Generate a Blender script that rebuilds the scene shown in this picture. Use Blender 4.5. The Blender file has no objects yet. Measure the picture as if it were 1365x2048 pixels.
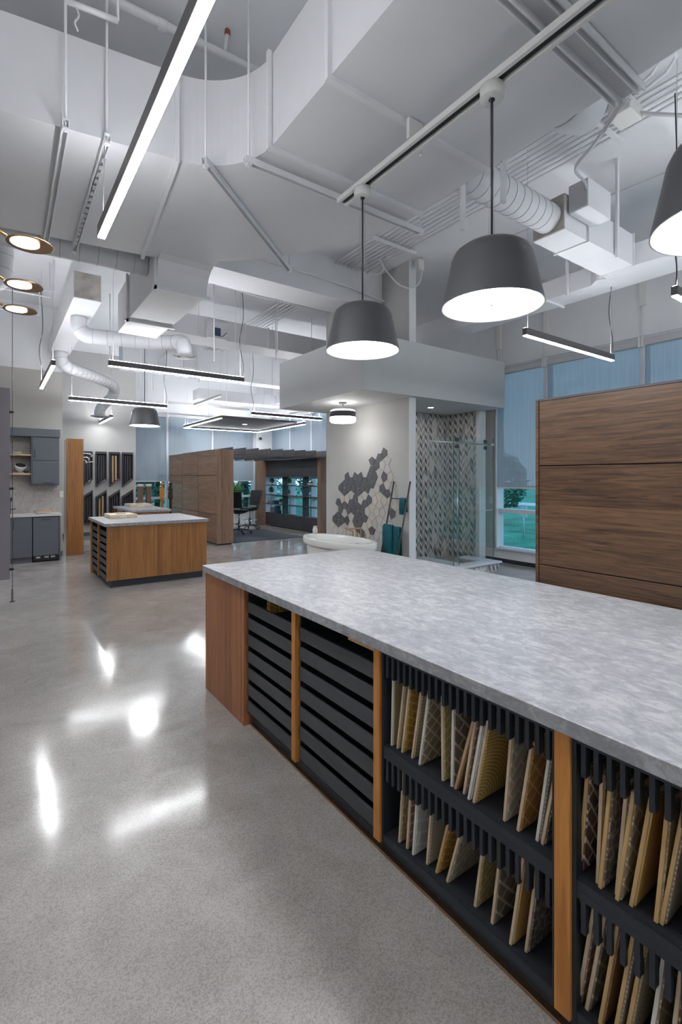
import bpy, bmesh, math, random
from mathutils import Vector, Matrix
random.seed(7)
sc = bpy.context.scene
COL = sc.collection

# ------------------------------------------------------------------ camera
F_PX, IMG_W, IMG_H, HORIZON = 967.0, 1365.0, 2048.0, 955.0
CAM_H = 1.56
YAW = math.atan((682.5 + 10.0) / F_PX)          # the room's Y axis lies this far left of the view
SN, CS = math.sin(YAW), math.cos(YAW)
cam_data = bpy.data.cameras.new('camera')
cam_data.sensor_fit = 'VERTICAL'
cam_data.sensor_height = 36.0
cam_data.lens = F_PX * 36.0 / IMG_H
cam_data.shift_y = (HORIZON - IMG_H / 2) / IMG_H
cam_data.clip_start = 0.05
cam_data.clip_end = 400
cam = bpy.data.objects.new('camera', cam_data)
cam.location = (0, 0, CAM_H)
cam.rotation_euler = (math.radians(90), 0, -YAW)
COL.objects.link(cam)
sc.camera = cam

# ------------------------------------------------------------------ world: soft dusk sky
w = bpy.data.worlds.new('dusk_sky')
sc.world = w
w.use_nodes = True
nt = w.node_tree
bg = nt.nodes['Background']
tc = nt.nodes.new('ShaderNodeTexCoord')
sep = nt.nodes.new('ShaderNodeSeparateXYZ')
rmp = nt.nodes.new('ShaderNodeValToRGB')
nt.links.new(tc.outputs['Generated'], sep.inputs[0])
nt.links.new(sep.outputs['Z'], rmp.inputs[0])
rmp.color_ramp.elements[0].position = 0.0
rmp.color_ramp.elements[0].color = (0.62, 0.74, 0.88, 1)
rmp.color_ramp.elements[1].position = 0.6
rmp.color_ramp.elements[1].color = (0.26, 0.44, 0.74, 1)
nt.links.new(rmp.outputs[0], bg.inputs['Color'])
bg.inputs['Strength'].default_value = 1.4

sc.view_settings.view_transform = 'Standard'
sc.view_settings.look = 'None'
sc.view_settings.gamma = 1.0
sc.view_settings.use_curve_mapping = False
sc.view_settings.exposure = 0.66

LIN_E = 46.0      # linear lights, lower diffuser
LIN_UP = 64.0     # linear lights, upper diffuser
PEND_E = 20.0     # pendant discs

# ------------------------------------------------------------------ pixel -> place helper (real depth from a known plane)
def at(px, py, x=None, y=None, z=None):
    u = (px - 682.5) / F_PX
    v = (HORIZON - py) / F_PX
    dx, dy, dz = SN + CS * u, CS - SN * u, v
    t = x / dx if x is not None else y / dy if y is not None else (z - CAM_H) / dz
    return Vector((dx * t, dy * t, CAM_H + dz * t))

def to_px(p):
    d = SN * p[0] + CS * p[1]
    l = CS * p[0] - SN * p[1]
    return (682.5 + F_PX * l / d, HORIZON - F_PX * (p[2] - CAM_H) / d)

# ------------------------------------------------------------------ materials
def new_mat(name):
    m = bpy.data.materials.new(name)
    m.use_nodes = True
    return m, m.node_tree, m.node_tree.nodes['Principled BSDF']

def plain(name, col, rough=0.5, metal=0.0, spec=0.5, emit=None, es=0.0, var=0.0, vscale=4.0, bump=0.0, bscale=60.0):
    m, t, b = new_mat(name)
    b.inputs['Base Color'].default_value = (*col, 1)
    b.inputs['Roughness'].default_value = rough
    b.inputs['Metallic'].default_value = metal
    b.inputs['Specular IOR Level'].default_value = spec
    if emit:
        b.inputs['Emission Color'].default_value = (*emit, 1)
        b.inputs['Emission Strength'].default_value = es
    if var or bump:
        co = t.nodes.new('ShaderNodeTexCoord')
    if var:
        n = t.nodes.new('ShaderNodeTexNoise')
        n.inputs['Scale'].default_value = vscale
        n.inputs['Detail'].default_value = 4
        t.links.new(co.outputs['Object'], n.inputs['Vector'])
        r = t.nodes.new('ShaderNodeValToRGB')
        r.color_ramp.elements[0].position = 0.3
        r.color_ramp.elements[1].position = 0.7
        r.color_ramp.elements[0].color = (*[max(0, c * (1 - var)) for c in col], 1)
        r.color_ramp.elements[1].color = (*[min(1, c * (1 + var)) for c in col], 1)
        t.links.new(n.outputs['Fac'], r.inputs[0])
        t.links.new(r.outputs[0], b.inputs['Base Color'])
    if bump:
        n2 = t.nodes.new('ShaderNodeTexNoise')
        n2.inputs['Scale'].default_value = bscale
        n2.inputs['Detail'].default_value = 3
        t.links.new(co.outputs['Object'], n2.inputs['Vector'])
        bp = t.nodes.new('ShaderNodeBump')
        bp.inputs['Strength'].default_value = bump
        bp.inputs['Distance'].default_value = 0.01
        t.links.new(n2.outputs['Fac'], bp.inputs['Height'])
        t.links.new(bp.outputs[0], b.inputs['Normal'])
    return m

def glow(name, col, strength):
    m = bpy.data.materials.new(name)
    m.use_nodes = True
    t = m.node_tree
    t.nodes.remove(t.nodes['Principled BSDF'])
    e = t.nodes.new('ShaderNodeEmission')
    e.inputs['Color'].default_value = (*col, 1)
    e.inputs['Strength'].default_value = strength
    t.links.new(e.outputs[0], t.nodes['Material Output'].inputs['Surface'])
    return m

def mathn(t, op, a, b=None):
    n = t.nodes.new('ShaderNodeMath')
    n.operation = op
    for i, v in enumerate((a, b)):
        if v is None:
            continue
        if isinstance(v, (int, float)):
            n.inputs[i].default_value = v
        else:
            t.links.new(v, n.inputs[i])
    return n.outputs[0]

def wood(name, dark, mid, light, grain='z', strip='y', strip_w=0.12, stretch=14.0, rough=0.42, fine=1.0):
    """veneer: grain lines run along one axis, strips of slightly different tone across another"""
    m, t, b = new_mat(name)
    co = t.nodes.new('ShaderNodeTexCoord')
    oi = t.nodes.new('ShaderNodeObjectInfo')
    add = t.nodes.new('ShaderNodeVectorMath'); add.operation = 'ADD'
    sclr = t.nodes.new('ShaderNodeVectorMath'); sclr.operation = 'SCALE'
    sclr.inputs[0].default_value = (7.3, 3.1, 5.7)
    t.links.new(oi.outputs['Random'], sclr.inputs['Scale'])
    t.links.new(co.outputs['Object'], add.inputs[0])
    t.links.new(sclr.outputs[0], add.inputs[1])
    sp = t.nodes.new('ShaderNodeSeparateXYZ')
    t.links.new(add.outputs[0], sp.inputs[0])
    idx = mathn(t, 'FLOOR', mathn(t, 'DIVIDE', sp.outputs[strip.upper()], strip_w))
    wn = t.nodes.new('ShaderNodeTexWhiteNoise'); wn.noise_dimensions = '1D'
    t.links.new(idx, wn.inputs['W'])
    mp = t.nodes.new('ShaderNodeMapping')
    s3 = {'x': (1, stretch, stretch), 'y': (stretch, 1, stretch), 'z': (stretch, stretch, 1)}[grain]
    mp.inputs['Scale'].default_value = [q * fine for q in s3]
    t.links.new(add.outputs[0], mp.inputs['Vector'])
    # every strip its own piece of veneer
    off = t.nodes.new('ShaderNodeVectorMath'); off.operation = 'ADD'
    sc2 = t.nodes.new('ShaderNodeVectorMath'); sc2.operation = 'SCALE'
    sc2.inputs[0].default_value = (31.0, 17.0, 23.0)
    t.links.new(wn.outputs['Value'], sc2.inputs['Scale'])
    t.links.new(mp.outputs[0], off.inputs[0])
    t.links.new(sc2.outputs[0], off.inputs[1])
    n1 = t.nodes.new('ShaderNodeTexNoise')
    n1.inputs['Scale'].default_value = 1.6
    n1.inputs['Detail'].default_value = 7
    n1.inputs['Roughness'].default_value = 0.62
    n1.inputs['Distortion'].default_value = 0.9
    t.links.new(off.outputs[0], n1.inputs['Vector'])
    n2 = t.nodes.new('ShaderNodeTexNoise')
    n2.inputs['Scale'].default_value = 9.0
    n2.inputs['Detail'].default_value = 3
    t.links.new(off.outputs[0], n2.inputs['Vector'])
    f = mathn(t, 'ADD', mathn(t, 'MULTIPLY', n1.outputs['Fac'], 0.95), mathn(t, 'MULTIPLY', n2.outputs['Fac'], 0.22))
    f = mathn(t, 'ADD', f, mathn(t, 'MULTIPLY', mathn(t, 'SUBTRACT', wn.outputs['Value'], 0.5), 0.16))
    r = t.nodes.new('ShaderNodeValToRGB')
    e = r.color_ramp.elements
    e[0].position = 0.38; e[0].color = (*dark, 1)
    e[1].position = 0.78; e[1].color = (*light, 1)
    k = e.new(0.57); k.color = (*mid, 1)
    t.links.new(f, r.inputs[0])
    t.links.new(r.outputs[0], b.inputs['Base Color'])
    b.inputs['Roughness'].default_value = rough
    bp = t.nodes.new('ShaderNodeBump')
    bp.inputs['Strength'].default_value = 0.08
    bp.inputs['Distance'].default_value = 0.004
    t.links.new(n1.outputs['Fac'], bp.inputs['Height'])
    t.links.new(bp.outputs[0], b.inputs['Normal'])
    return m

def concrete_floor():
    m, t, b = new_mat('polished_concrete')
    co = t.nodes.new('ShaderNodeTexCoord')
    def noise(scale, detail=5, rough=0.55, dist=0.0):
        n = t.nodes.new('ShaderNodeTexNoise')
        n.inputs['Scale'].default_value = scale
        n.inputs['Detail'].default_value = detail
        n.inputs['Roughness'].default_value = rough
        n.inputs['Distortion'].default_value = dist
        t.links.new(co.outputs['Object'], n.inputs['Vector'])
        return n.outputs['Fac']
    big, mid, fine = noise(0.5, 5, 0.6, 0.6), noise(3.2, 6, 0.6, 1.0), noise(170, 2, 0.7)
    f = mathn(t, 'ADD', mathn(t, 'MULTIPLY', big, 0.55), mathn(t, 'MULTIPLY', mid, 0.45))
    r = t.nodes.new('ShaderNodeValToRGB')
    e = r.color_ramp.elements
    e[0].position = 0.34; e[0].color = (0.30, 0.277, 0.262, 1)
    e[1].position = 0.68; e[1].color = (0.455, 0.43, 0.415, 1)
    t.links.new(f, r.inputs[0])
    sp = t.nodes.new('ShaderNodeValToRGB')
    sp.color_ramp.elements[0].position = 0.36; sp.color_ramp.elements[0].color = (0.5, 0.49, 0.48, 1)
    sp.color_ramp.elements[1].position = 0.58; sp.color_ramp.elements[1].color = (1.1, 1.1, 1.1, 1)
    t.links.new(fine, sp.inputs[0])
    mx = t.nodes.new('ShaderNodeMix'); mx.data_type = 'RGBA'; mx.blend_type = 'MULTIPLY'
    mx.inputs['Factor'].default_value = 0.55
    t.links.new(r.outputs[0], mx.inputs['A'])
    t.links.new(sp.outputs[0], mx.inputs['B'])
    t.links.new(mx.outputs['Result'], b.inputs['Base Color'])
    rr = t.nodes.new('ShaderNodeMapRange')
    rr.inputs['To Min'].default_value = 0.07
    rr.inputs['To Max'].default_value = 0.19
    t.links.new(mid, rr.inputs['Value'])
    t.links.new(rr.outputs[0], b.inputs['Roughness'])
    b.inputs['Specular IOR Level'].default_value = 0.8
    wv = noise(1.1, 2, 0.5, 0.3)
    bp = t.nodes.new('ShaderNodeBump')
    bp.inputs['Strength'].default_value = 0.12
    bp.inputs['Distance'].default_value = 0.05
    t.links.new(wv, bp.inputs['Height'])
    t.links.new(bp.outputs[0], b.inputs['Normal'])
    return m

def stone(name, a, b_, c, scale=5.0, rough=0.35, stretch=(1, 1, 1)):
    m, t, b = new_mat(name)
    co = t.nodes.new('ShaderNodeTexCoord')
    mp = t.nodes.new('ShaderNodeMapping')
    mp.inputs['Scale'].default_value = stretch
    t.links.new(co.outputs['Object'], mp.inputs['Vector'])
    def noise(s, d, r, dist):
        n = t.nodes.new('ShaderNodeTexNoise')
        n.inputs['Scale'].default_value = s
        n.inputs['Detail'].default_value = d
        n.inputs['Roughness'].default_value = r
        n.inputs['Distortion'].default_value = dist
        t.links.new(mp.outputs[0], n.inputs['Vector'])
        return n.outputs['Fac']
    n1, n2 = noise(scale, 9, 0.7, 1.4), noise(scale * 0.35, 3, 0.5, 0.5)
    f = mathn(t, 'ADD', mathn(t, 'MULTIPLY', n1, 0.75), mathn(t, 'MULTIPLY', n2, 0.25))
    r = t.nodes.new('ShaderNodeValToRGB')
    e = r.color_ramp.elements
    e[0].position = 0.36; e[0].color = (*a, 1)
    e[1].position = 0.64; e[1].color = (*c, 1)
    k = e.new(0.5); k.color = (*b_, 1)
    t.links.new(f, r.inputs[0])
    t.links.new(r.outputs[0], b.inputs['Base Color'])
    b.inputs['Roughness'].default_value = rough
    return m

def quartz():
    """mottled grey quartz: pale blotches with ragged edges over a mid grey, fine dark flecks"""
    m, t, b = new_mat('grey_quartz')
    co = t.nodes.new('ShaderNodeTexCoord')
    def noise(sx, d, r, dist, st=(1, 1, 1)):
        mp = t.nodes.new('ShaderNodeMapping'); mp.inputs['Scale'].default_value = st
        t.links.new(co.outputs['Object'], mp.inputs['Vector'])
        n = t.nodes.new('ShaderNodeTexNoise')
        n.inputs['Scale'].default_value = sx; n.inputs['Detail'].default_value = d
        n.inputs['Roughness'].default_value = r; n.inputs['Distortion'].default_value = dist
        t.links.new(mp.outputs[0], n.inputs['Vector'])
        return n.outputs['Fac']
    def ramp(f, *stops):
        r = t.nodes.new('ShaderNodeValToRGB')
        e = r.color_ramp.elements
        e[0].position = stops[0][0]; e[0].color = (*stops[0][1], 1)
        e[1].position = stops[-1][0]; e[1].color = (*stops[-1][1], 1)
        for p, c in stops[1:-1]:
            k = e.new(p); k.color = (*c, 1)
        t.links.new(f, r.inputs[0])
        return r.outputs[0]
    a = noise(17, 12, 0.78, 0.5, (1.5, 0.8, 1))
    big = noise(2.2, 3, 0.5, 0.4)
    f = mathn(t, 'ADD', mathn(t, 'MULTIPLY', a, 0.86), mathn(t, 'MULTIPLY', big, 0.14))
    base = ramp(f, (0.38, (0.205, 0.212, 0.23)), (0.47, (0.255, 0.262, 0.28)), (0.52, (0.295, 0.302, 0.32)), (0.55, (0.355, 0.362, 0.378)), (0.64, (0.385, 0.392, 0.408)))
    t.links.new(base, b.inputs['Base Color'])
    b.inputs['Roughness'].default_value = 0.34
    return m

def pane(name, tint, refl=0.06):
    """architectural glass sheet: clear with a tint, fresnel mirror on top"""
    m = bpy.data.materials.new(name)
    m.use_nodes = True
    t = m.node_tree
    t.nodes.remove(t.nodes['Principled BSDF'])
    tr = t.nodes.new('ShaderNodeBsdfTransparent')
    tr.inputs['Color'].default_value = (*tint, 1)
    gl = t.nodes.new('ShaderNodeBsdfGlossy')
    gl.inputs['Roughness'].default_value = 0.0
    lw = t.nodes.new('ShaderNodeLayerWeight')          # same curve for both faces of the sheet
    fr = mathn(t, 'ADD', mathn(t, 'MULTIPLY', mathn(t, 'POWER', lw.outputs['Facing'], 5.0), 0.8), refl * 0.6)
    mx = t.nodes.new('ShaderNodeMixShader')
    t.links.new(fr, mx.inputs[0])
    t.links.new(tr.outputs[0], mx.inputs[1])
    t.links.new(gl.outputs[0], mx.inputs[2])
    t.links.new(mx.outputs[0], t.nodes['Material Output'].inputs['Surface'])
    return m

def fabric_shade():
    m = bpy.data.materials.new('solar_shade')
    m.use_nodes = True
    t = m.node_tree
    t.nodes.remove(t.nodes['Principled BSDF'])
    co = t.nodes.new('ShaderNodeTexCoord')
    mp = t.nodes.new('ShaderNodeMapping')
    mp.inputs['Scale'].default_value = (14, 14, 0.4)
    t.links.new(co.outputs['Object'], mp.inputs['Vector'])
    n = t.nodes.new('ShaderNodeTexNoise'); n.inputs['Scale'].default_value = 3; n.inputs['Detail'].default_value = 4
    t.links.new(mp.outputs[0], n.inputs['Vector'])
    r = t.nodes.new('ShaderNodeValToRGB')
    r.color_ramp.elements[0].position = 0.3; r.color_ramp.elements[0].color = (0.40, 0.42, 0.45, 1)
    r.color_ramp.elements[1].position = 0.7; r.color_ramp.elements[1].color = (0.50, 0.52, 0.55, 1)
    t.links.new(n.outputs['Fac'], r.inputs[0])
    d = t.nodes.new('ShaderNodeBsdfDiffuse'); t.links.new(r.outputs[0], d.inputs['Color'])
    tl = t.nodes.new('ShaderNodeBsdfTranslucent'); tl.inputs['Color'].default_value = (0.5, 0.56, 0.62, 1)
    tr = t.nodes.new('ShaderNodeBsdfTransparent'); tr.inputs['Color'].default_value = (0.9, 0.95, 1, 1)
    m1 = t.nodes.new('ShaderNodeMixShader'); m1.inputs[0].default_value = 0.25
    m2 = t.nodes.new('ShaderNodeMixShader'); m2.inputs[0].default_value = 0.30
    t.links.new(d.outputs[0], m1.inputs[1]); t.links.new(tl.outputs[0], m1.inputs[2])
    t.links.new(m1.outputs[0], m2.inputs[1]); t.links.new(tr.outputs[0], m2.inputs[2])
    t.links.new(m2.outputs[0], t.nodes['Material Output'].inputs['Surface'])
    return m

def mosaic(name, kind, c1, c2, grout, scale=1.0, rot=0.0):
    """the little glazed chips on a sample board (board face lies in local X-Z)"""
    m, t, b = new_mat(name)
    co = t.nodes.new('ShaderNodeTexCoord')
    sp = t.nodes.new('ShaderNodeSeparateXYZ'); t.links.new(co.outputs['Object'], sp.inputs[0])
    cb = t.nodes.new('ShaderNodeCombineXYZ')
    t.links.new(sp.outputs['X'], cb.inputs[0]); t.links.new(sp.outputs['Z'], cb.inputs[1])
    mp = t.nodes.new('ShaderNodeMapping')
    mp.inputs['Rotation'].default_value = (0, 0, rot)
    mp.inputs['Scale'].default_value = (scale, scale, scale)
    t.links.new(cb.outputs[0], mp.inputs['Vector'])
    n = t.nodes.new('ShaderNodeTexNoise'); n.inputs['Scale'].default_value = 9; n.inputs['Detail'].default_value = 2
    t.links.new(co.outputs['Object'], n.inputs['Vector'])
    tone = t.nodes.new('ShaderNodeMix'); tone.data_type = 'RGBA'
    tone.inputs['A'].default_value = (*c1, 1); tone.inputs['B'].default_value = (*c2, 1)
    rr = t.nodes.new('ShaderNodeMapRange')
    rr.inputs['From Min'].default_value = 0.35; rr.inputs['From Max'].default_value = 0.65
    t.links.new(n.outputs['Fac'], rr.inputs['Value']); t.links.new(rr.outputs[0], tone.inputs['Factor'])
    if kind == 'brick':
        x = t.nodes.new('ShaderNodeTexBrick')
        x.inputs['Scale'].default_value = 1
        x.inputs['Brick Width'].default_value = 0.05; x.inputs['Row Height'].default_value = 0.025
        x.inputs['Mortar Size'].default_value = 0.0028
        t.links.new(mp.outputs[0], x.inputs['Vector']); fac = x.outputs['Fac']
    elif kind == 'grid':
        x = t.nodes.new('ShaderNodeTexBrick'); x.offset = 0.0
        x.inputs['Scale'].default_value = 1
        x.inputs['Brick Width'].default_value = 0.032; x.inputs['Row Height'].default_value = 0.032
        x.inputs['Mortar Size'].default_value = 0.0026
        t.links.new(mp.outputs[0], x.inputs['Vector']); fac = x.outputs['Fac']
    elif kind == 'rings':
        x = t.nodes.new('ShaderNodeTexWave'); x.wave_type = 'RINGS'; x.rings_direction = 'Z'
        x.inputs['Scale'].default_value = 22; x.inputs['Distortion'].default_value = 2.0
        t.links.new(mp.outputs[0], x.inputs['Vector'])
        fac = mathn(t, 'GREATER_THAN', x.outputs['Fac'], 0.78)
    elif kind == 'lines':
        x = t.nodes.new('ShaderNodeTexWave')
        x.inputs['Scale'].default_value = 26; x.inputs['Distortion'].default_value = 0.6
        t.links.new(mp.outputs[0], x.inputs['Vector'])
        fac = mathn(t, 'GREATER_THAN', x.outputs['Fac'], 0.72)
    else:
        x = t.nodes.new('ShaderNodeTexVoronoi'); x.feature = 'DISTANCE_TO_EDGE'
        x.inputs['Scale'].default_value = 34
        t.links.new(mp.outputs[0], x.inputs['Vector'])
        fac = mathn(t, 'LESS_THAN', x.outputs['Distance'], 0.07)
    mx = t.nodes.new('ShaderNodeMix'); mx.data_type = 'RGBA'
    t.links.new(fac, mx.inputs['Factor'])
    t.links.new(tone.outputs['Result'], mx.inputs['A']); mx.inputs['B'].default_value = (*grout, 1)
    t.links.new(mx.outputs['Result'], b.inputs['Base Color'])
    b.inputs['Roughness'].default_value = 0.28
    bp = t.nodes.new('ShaderNodeBump'); bp.invert = True
    bp.inputs['Strength'].default_value = 0.35; bp.inputs['Distance'].default_value = 0.003
    t.links.new(fac, bp.inputs['Height']); t.links.new(bp.outputs[0], b.inputs['Normal'])
    return m

M = {}
M['floor'] = concrete_floor()
M['white'] = plain('white_paint', (0.72, 0.73, 0.75), 0.6, var=0.03, vscale=1.5)
M['deck'] = plain('deck_paint', (0.70, 0.71, 0.735), 0.75, var=0.05, vscale=1.2, bump=0.15, bscale=25)
M['wall'] = plain('warm_grey_wall', (0.52, 0.515, 0.50), 0.7, var=0.02)
M['beige'] = plain('beige_wall', (0.44, 0.425, 0.40), 0.7, var=0.02)
M['bulk'] = plain('bulkhead_paint', (0.56, 0.57, 0.575), 0.65, var=0.015)
M['duct'] = plain('duct_paint', (0.66, 0.665, 0.69), 0.5, var=0.03, vscale=2.5)
M['duct_seam'] = plain('duct_seam_paint', (0.50, 0.50, 0.52), 0.5)
M['bare_duct'] = plain('stained_liner_board', (0.40, 0.37, 0.34), 0.75, var=0.25, vscale=7)
M['strut'] = plain('painted_strut', (0.70, 0.71, 0.73), 0.45)
M['shadow_gap'] = plain('dark_recess', (0.03, 0.033, 0.04), 0.6)
M['steel'] = plain('galvanised_steel', (0.55, 0.56, 0.58), 0.35, metal=0.8)
M['chrome'] = plain('chrome', (0.75, 0.77, 0.8), 0.12, metal=1.0)
M['brass'] = plain('brass', (0.62, 0.40, 0.16), 0.3, metal=1.0)
M['bronze'] = plain('brushed_bronze', (0.50, 0.33, 0.20), 0.32, metal=1.0)
M['charcoal'] = plain('charcoal_metal', (0.055, 0.055, 0.062), 0.42)
M['housing'] = plain('linear_housing', (0.115, 0.105, 0.11), 0.4)
M['char_shade'] = plain('charcoal_shade', (0.075, 0.075, 0.082), 0.38, var=0.05)
M['black'] = plain('black_laminate', (0.014, 0.017, 0.023), 0.5, var=0.1, vscale=30)
M['tray_black'] = plain('drawer_black', (0.050, 0.054, 0.062), 0.45, var=0.08, vscale=20)
M['rack_black'] = plain('rack_black', (0.018, 0.023, 0.033), 0.55)
M['felt'] = plain('black_felt', (0.012, 0.014, 0.02), 0.95, bump=0.4, bscale=300)
M['kick'] = plain('dark_toe_kick', (0.022, 0.027, 0.036), 0.5)
M['teak_z'] = wood('teak_veneer', (0.21, 0.072, 0.026), (0.33, 0.122, 0.046), (0.42, 0.175, 0.070), 'z', 'y', 0.13, 22)
M['teak_zx'] = wood('teak_veneer_x', (0.19, 0.076, 0.020), (0.305, 0.126, 0.034), (0.40, 0.18, 0.054), 'z', 'x', 0.10, 30)
M['post_wood'] = wood('honey_hardwood', (0.36, 0.13, 0.022), (0.50, 0.20, 0.040), (0.60, 0.27, 0.06), 'z', 'x', 1.0, 18)
M['walnut_y'] = wood('walnut_veneer', (0.13, 0.068, 0.038), (0.25, 0.14, 0.08), (0.34, 0.20, 0.12), 'y', 'z', 0.11, 16, 0.4)
M['walnut_dark'] = wood('dark_walnut_veneer', (0.022, 0.0108, 0.006), (0.068, 0.034, 0.0165), (0.118, 0.064, 0.032), 'y', 'z', 0.11, 20, 0.4, 1.8)
M['walnut_z'] = wood('walnut_veneer_upright', (0.18, 0.108, 0.072), (0.27, 0.17, 0.115), (0.34, 0.22, 0.155), 'z', 'x', 0.12, 16, 0.4)
M['light_wood'] = plain('pale_birch', (0.60, 0.50, 0.37), 0.5, var=0.12, vscale=12)
M['oak'] = wood('oak_shelf', (0.38, 0.24, 0.11), (0.50, 0.34, 0.17), (0.58, 0.42, 0.24), 'x', 'z', 1.0, 14)
M['stone'] = quartz()
M['splash'] = stone('pink_grey_stone', (0.30, 0.275, 0.26), (0.42, 0.39, 0.37), (0.52, 0.49, 0.465), 22.0, 0.4)
M['white_stone'] = plain('white_counter', (0.60, 0.57, 0.55), 0.35)
M['cab_grey'] = plain('slate_grey_lacquer', (0.105, 0.118, 0.138), 0.45)
M['porcelain'] = plain('white_acrylic', (0.74, 0.74, 0.72), 0.18)
M['ceramic'] = plain('white_ceramic', (0.66, 0.66, 0.65), 0.3)
M['teal'] = plain('teal_towel', (0.006, 0.105, 0.135), 0.95, var=0.3, vscale=18, bump=0.5, bscale=250)
M['tile_dark'] = plain('charcoal_tile', (0.105, 0.107, 0.114), 0.5, var=0.12, vscale=6)
M['tile_light'] = plain('stone_tile_pale', (0.52, 0.50, 0.475), 0.45, var=0.06, vscale=5)
M['tile_cream'] = plain('stone_tile_cream', (0.57, 0.53, 0.47), 0.45, var=0.06, vscale=5)
M['mos_w'] = plain('mosaic_white', (0.62, 0.60, 0.57), 0.3, var=0.1, vscale=9)
M['mos_g'] = plain('mosaic_grey', (0.36, 0.34, 0.33), 0.3, var=0.15, vscale=9)
M['mos_d'] = plain('mosaic_dark', (0.13, 0.125, 0.13), 0.3, var=0.2, vscale=9)
M['grout'] = plain('grout', (0.46, 0.44, 0.42), 0.8)
M['frame'] = plain('window_frame_white', (0.62, 0.645, 0.68), 0.4)
M['plastic'] = plain('white_plastic', (0.70, 0.70, 0.68), 0.4)
M['shade_fabric'] = fabric_shade()
M['window_glass'] = pane('tinted_glazing', (0.84, 0.97, 0.97))
M['shower_glass'] = pane('shower_glass', (0.965, 0.988, 0.985), 0.10)
M['glass_edge'] = plain('green_glass_edge', (0.05, 0.16, 0.15), 0.2)
M['led'] = glow('led_diffuser', (0.955, 0.975, 1.0), LIN_E)
M['led_up'] = glow('led_uplight', (0.95, 0.97, 1.0), LIN_UP)
M['led_up_mid'] = glow('led_uplight_mid', (0.95, 0.97, 1.0), 34.0)
M['led_up_added'] = glow('led_uplight_added', (0.95, 0.975, 1.0), 30.0)  # glow for the added top strip of the near overhead light
M['pend'] = glow('pendant_diffuser', (0.97, 0.985, 1.0), PEND_E)
M['warm'] = glow('warm_disc', (1.0, 0.80, 0.55), 14.0)
M['lawn'] = plain('lawn', (0.018, 0.22, 0.125), 0.9, var=0.5, vscale=1.3)
M['path'] = plain('footpath', (0.48, 0.5, 0.52), 0.9)
M['leaf_a'] = plain('leaf_deep', (0.008, 0.11, 0.065), 0.6, var=0.4, vscale=3)
M['leaf_b'] = plain('leaf_mid', (0.016, 0.19, 0.11), 0.6, var=0.4, vscale=3)
M['plant'] = plain('house_plant', (0.03, 0.14, 0.035), 0.6, var=0.4, vscale=20)
M['bark'] = plain('bark', (0.06, 0.045, 0.03), 0.9)
M['mesh_black'] = plain('black_mesh', (0.02, 0.022, 0.026), 0.7)
M['rug'] = plain('charcoal_rug', (0.045, 0.052, 0.07), 0.95, var=0.2, vscale=14, bump=0.3, bscale=200)
M['booth_dark'] = plain('charcoal_laminate', (0.050, 0.047, 0.054), 0.5, var=0.12, vscale=6)
M['slat'] = plain('felt_baffle', (0.075, 0.072, 0.082), 0.8)
M['paper'] = plain('book_paper', (0.55, 0.54, 0.5), 0.8)
M['book_a'] = plain('book_navy', (0.03, 0.05, 0.10), 0.6)
M['book_b'] = plain('book_grey', (0.22, 0.24, 0.27), 0.6)
M['amber'] = wood('amber_turned_wood', (0.42, 0.15, 0.015), (0.55, 0.22, 0.03), (0.62, 0.28, 0.05), 'z', 'x', 1.0, 12)
M['dark_wood'] = wood('dark_turned_wood', (0.015, 0.010, 0.008), (0.028, 0.018, 0.013), (0.045, 0.03, 0.022), 'z', 'x', 1.0, 12)
M['brown_wood'] = wood('brown_square_wood', (0.10, 0.055, 0.035), (0.15, 0.09, 0.06), (0.20, 0.125, 0.085), 'z', 'x', 1.0, 12)
M['maple'] = plain('maple_moulding', (0.58, 0.38, 0.20), 0.5, var=0.1)
M['frost'] = plain('frosted_panel', (0.235, 0.215, 0.245), 0.28, var=0.06, vscale=0.8)
M['cable_white'] = plain('white_cable', (0.66, 0.66, 0.67), 0.5)
M['cable_black'] = plain('black_cable', (0.03, 0.03, 0.035), 0.5)
M['red'] = plain('red_bulb', (0.30, 0.07, 0.02), 0.3)

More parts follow.
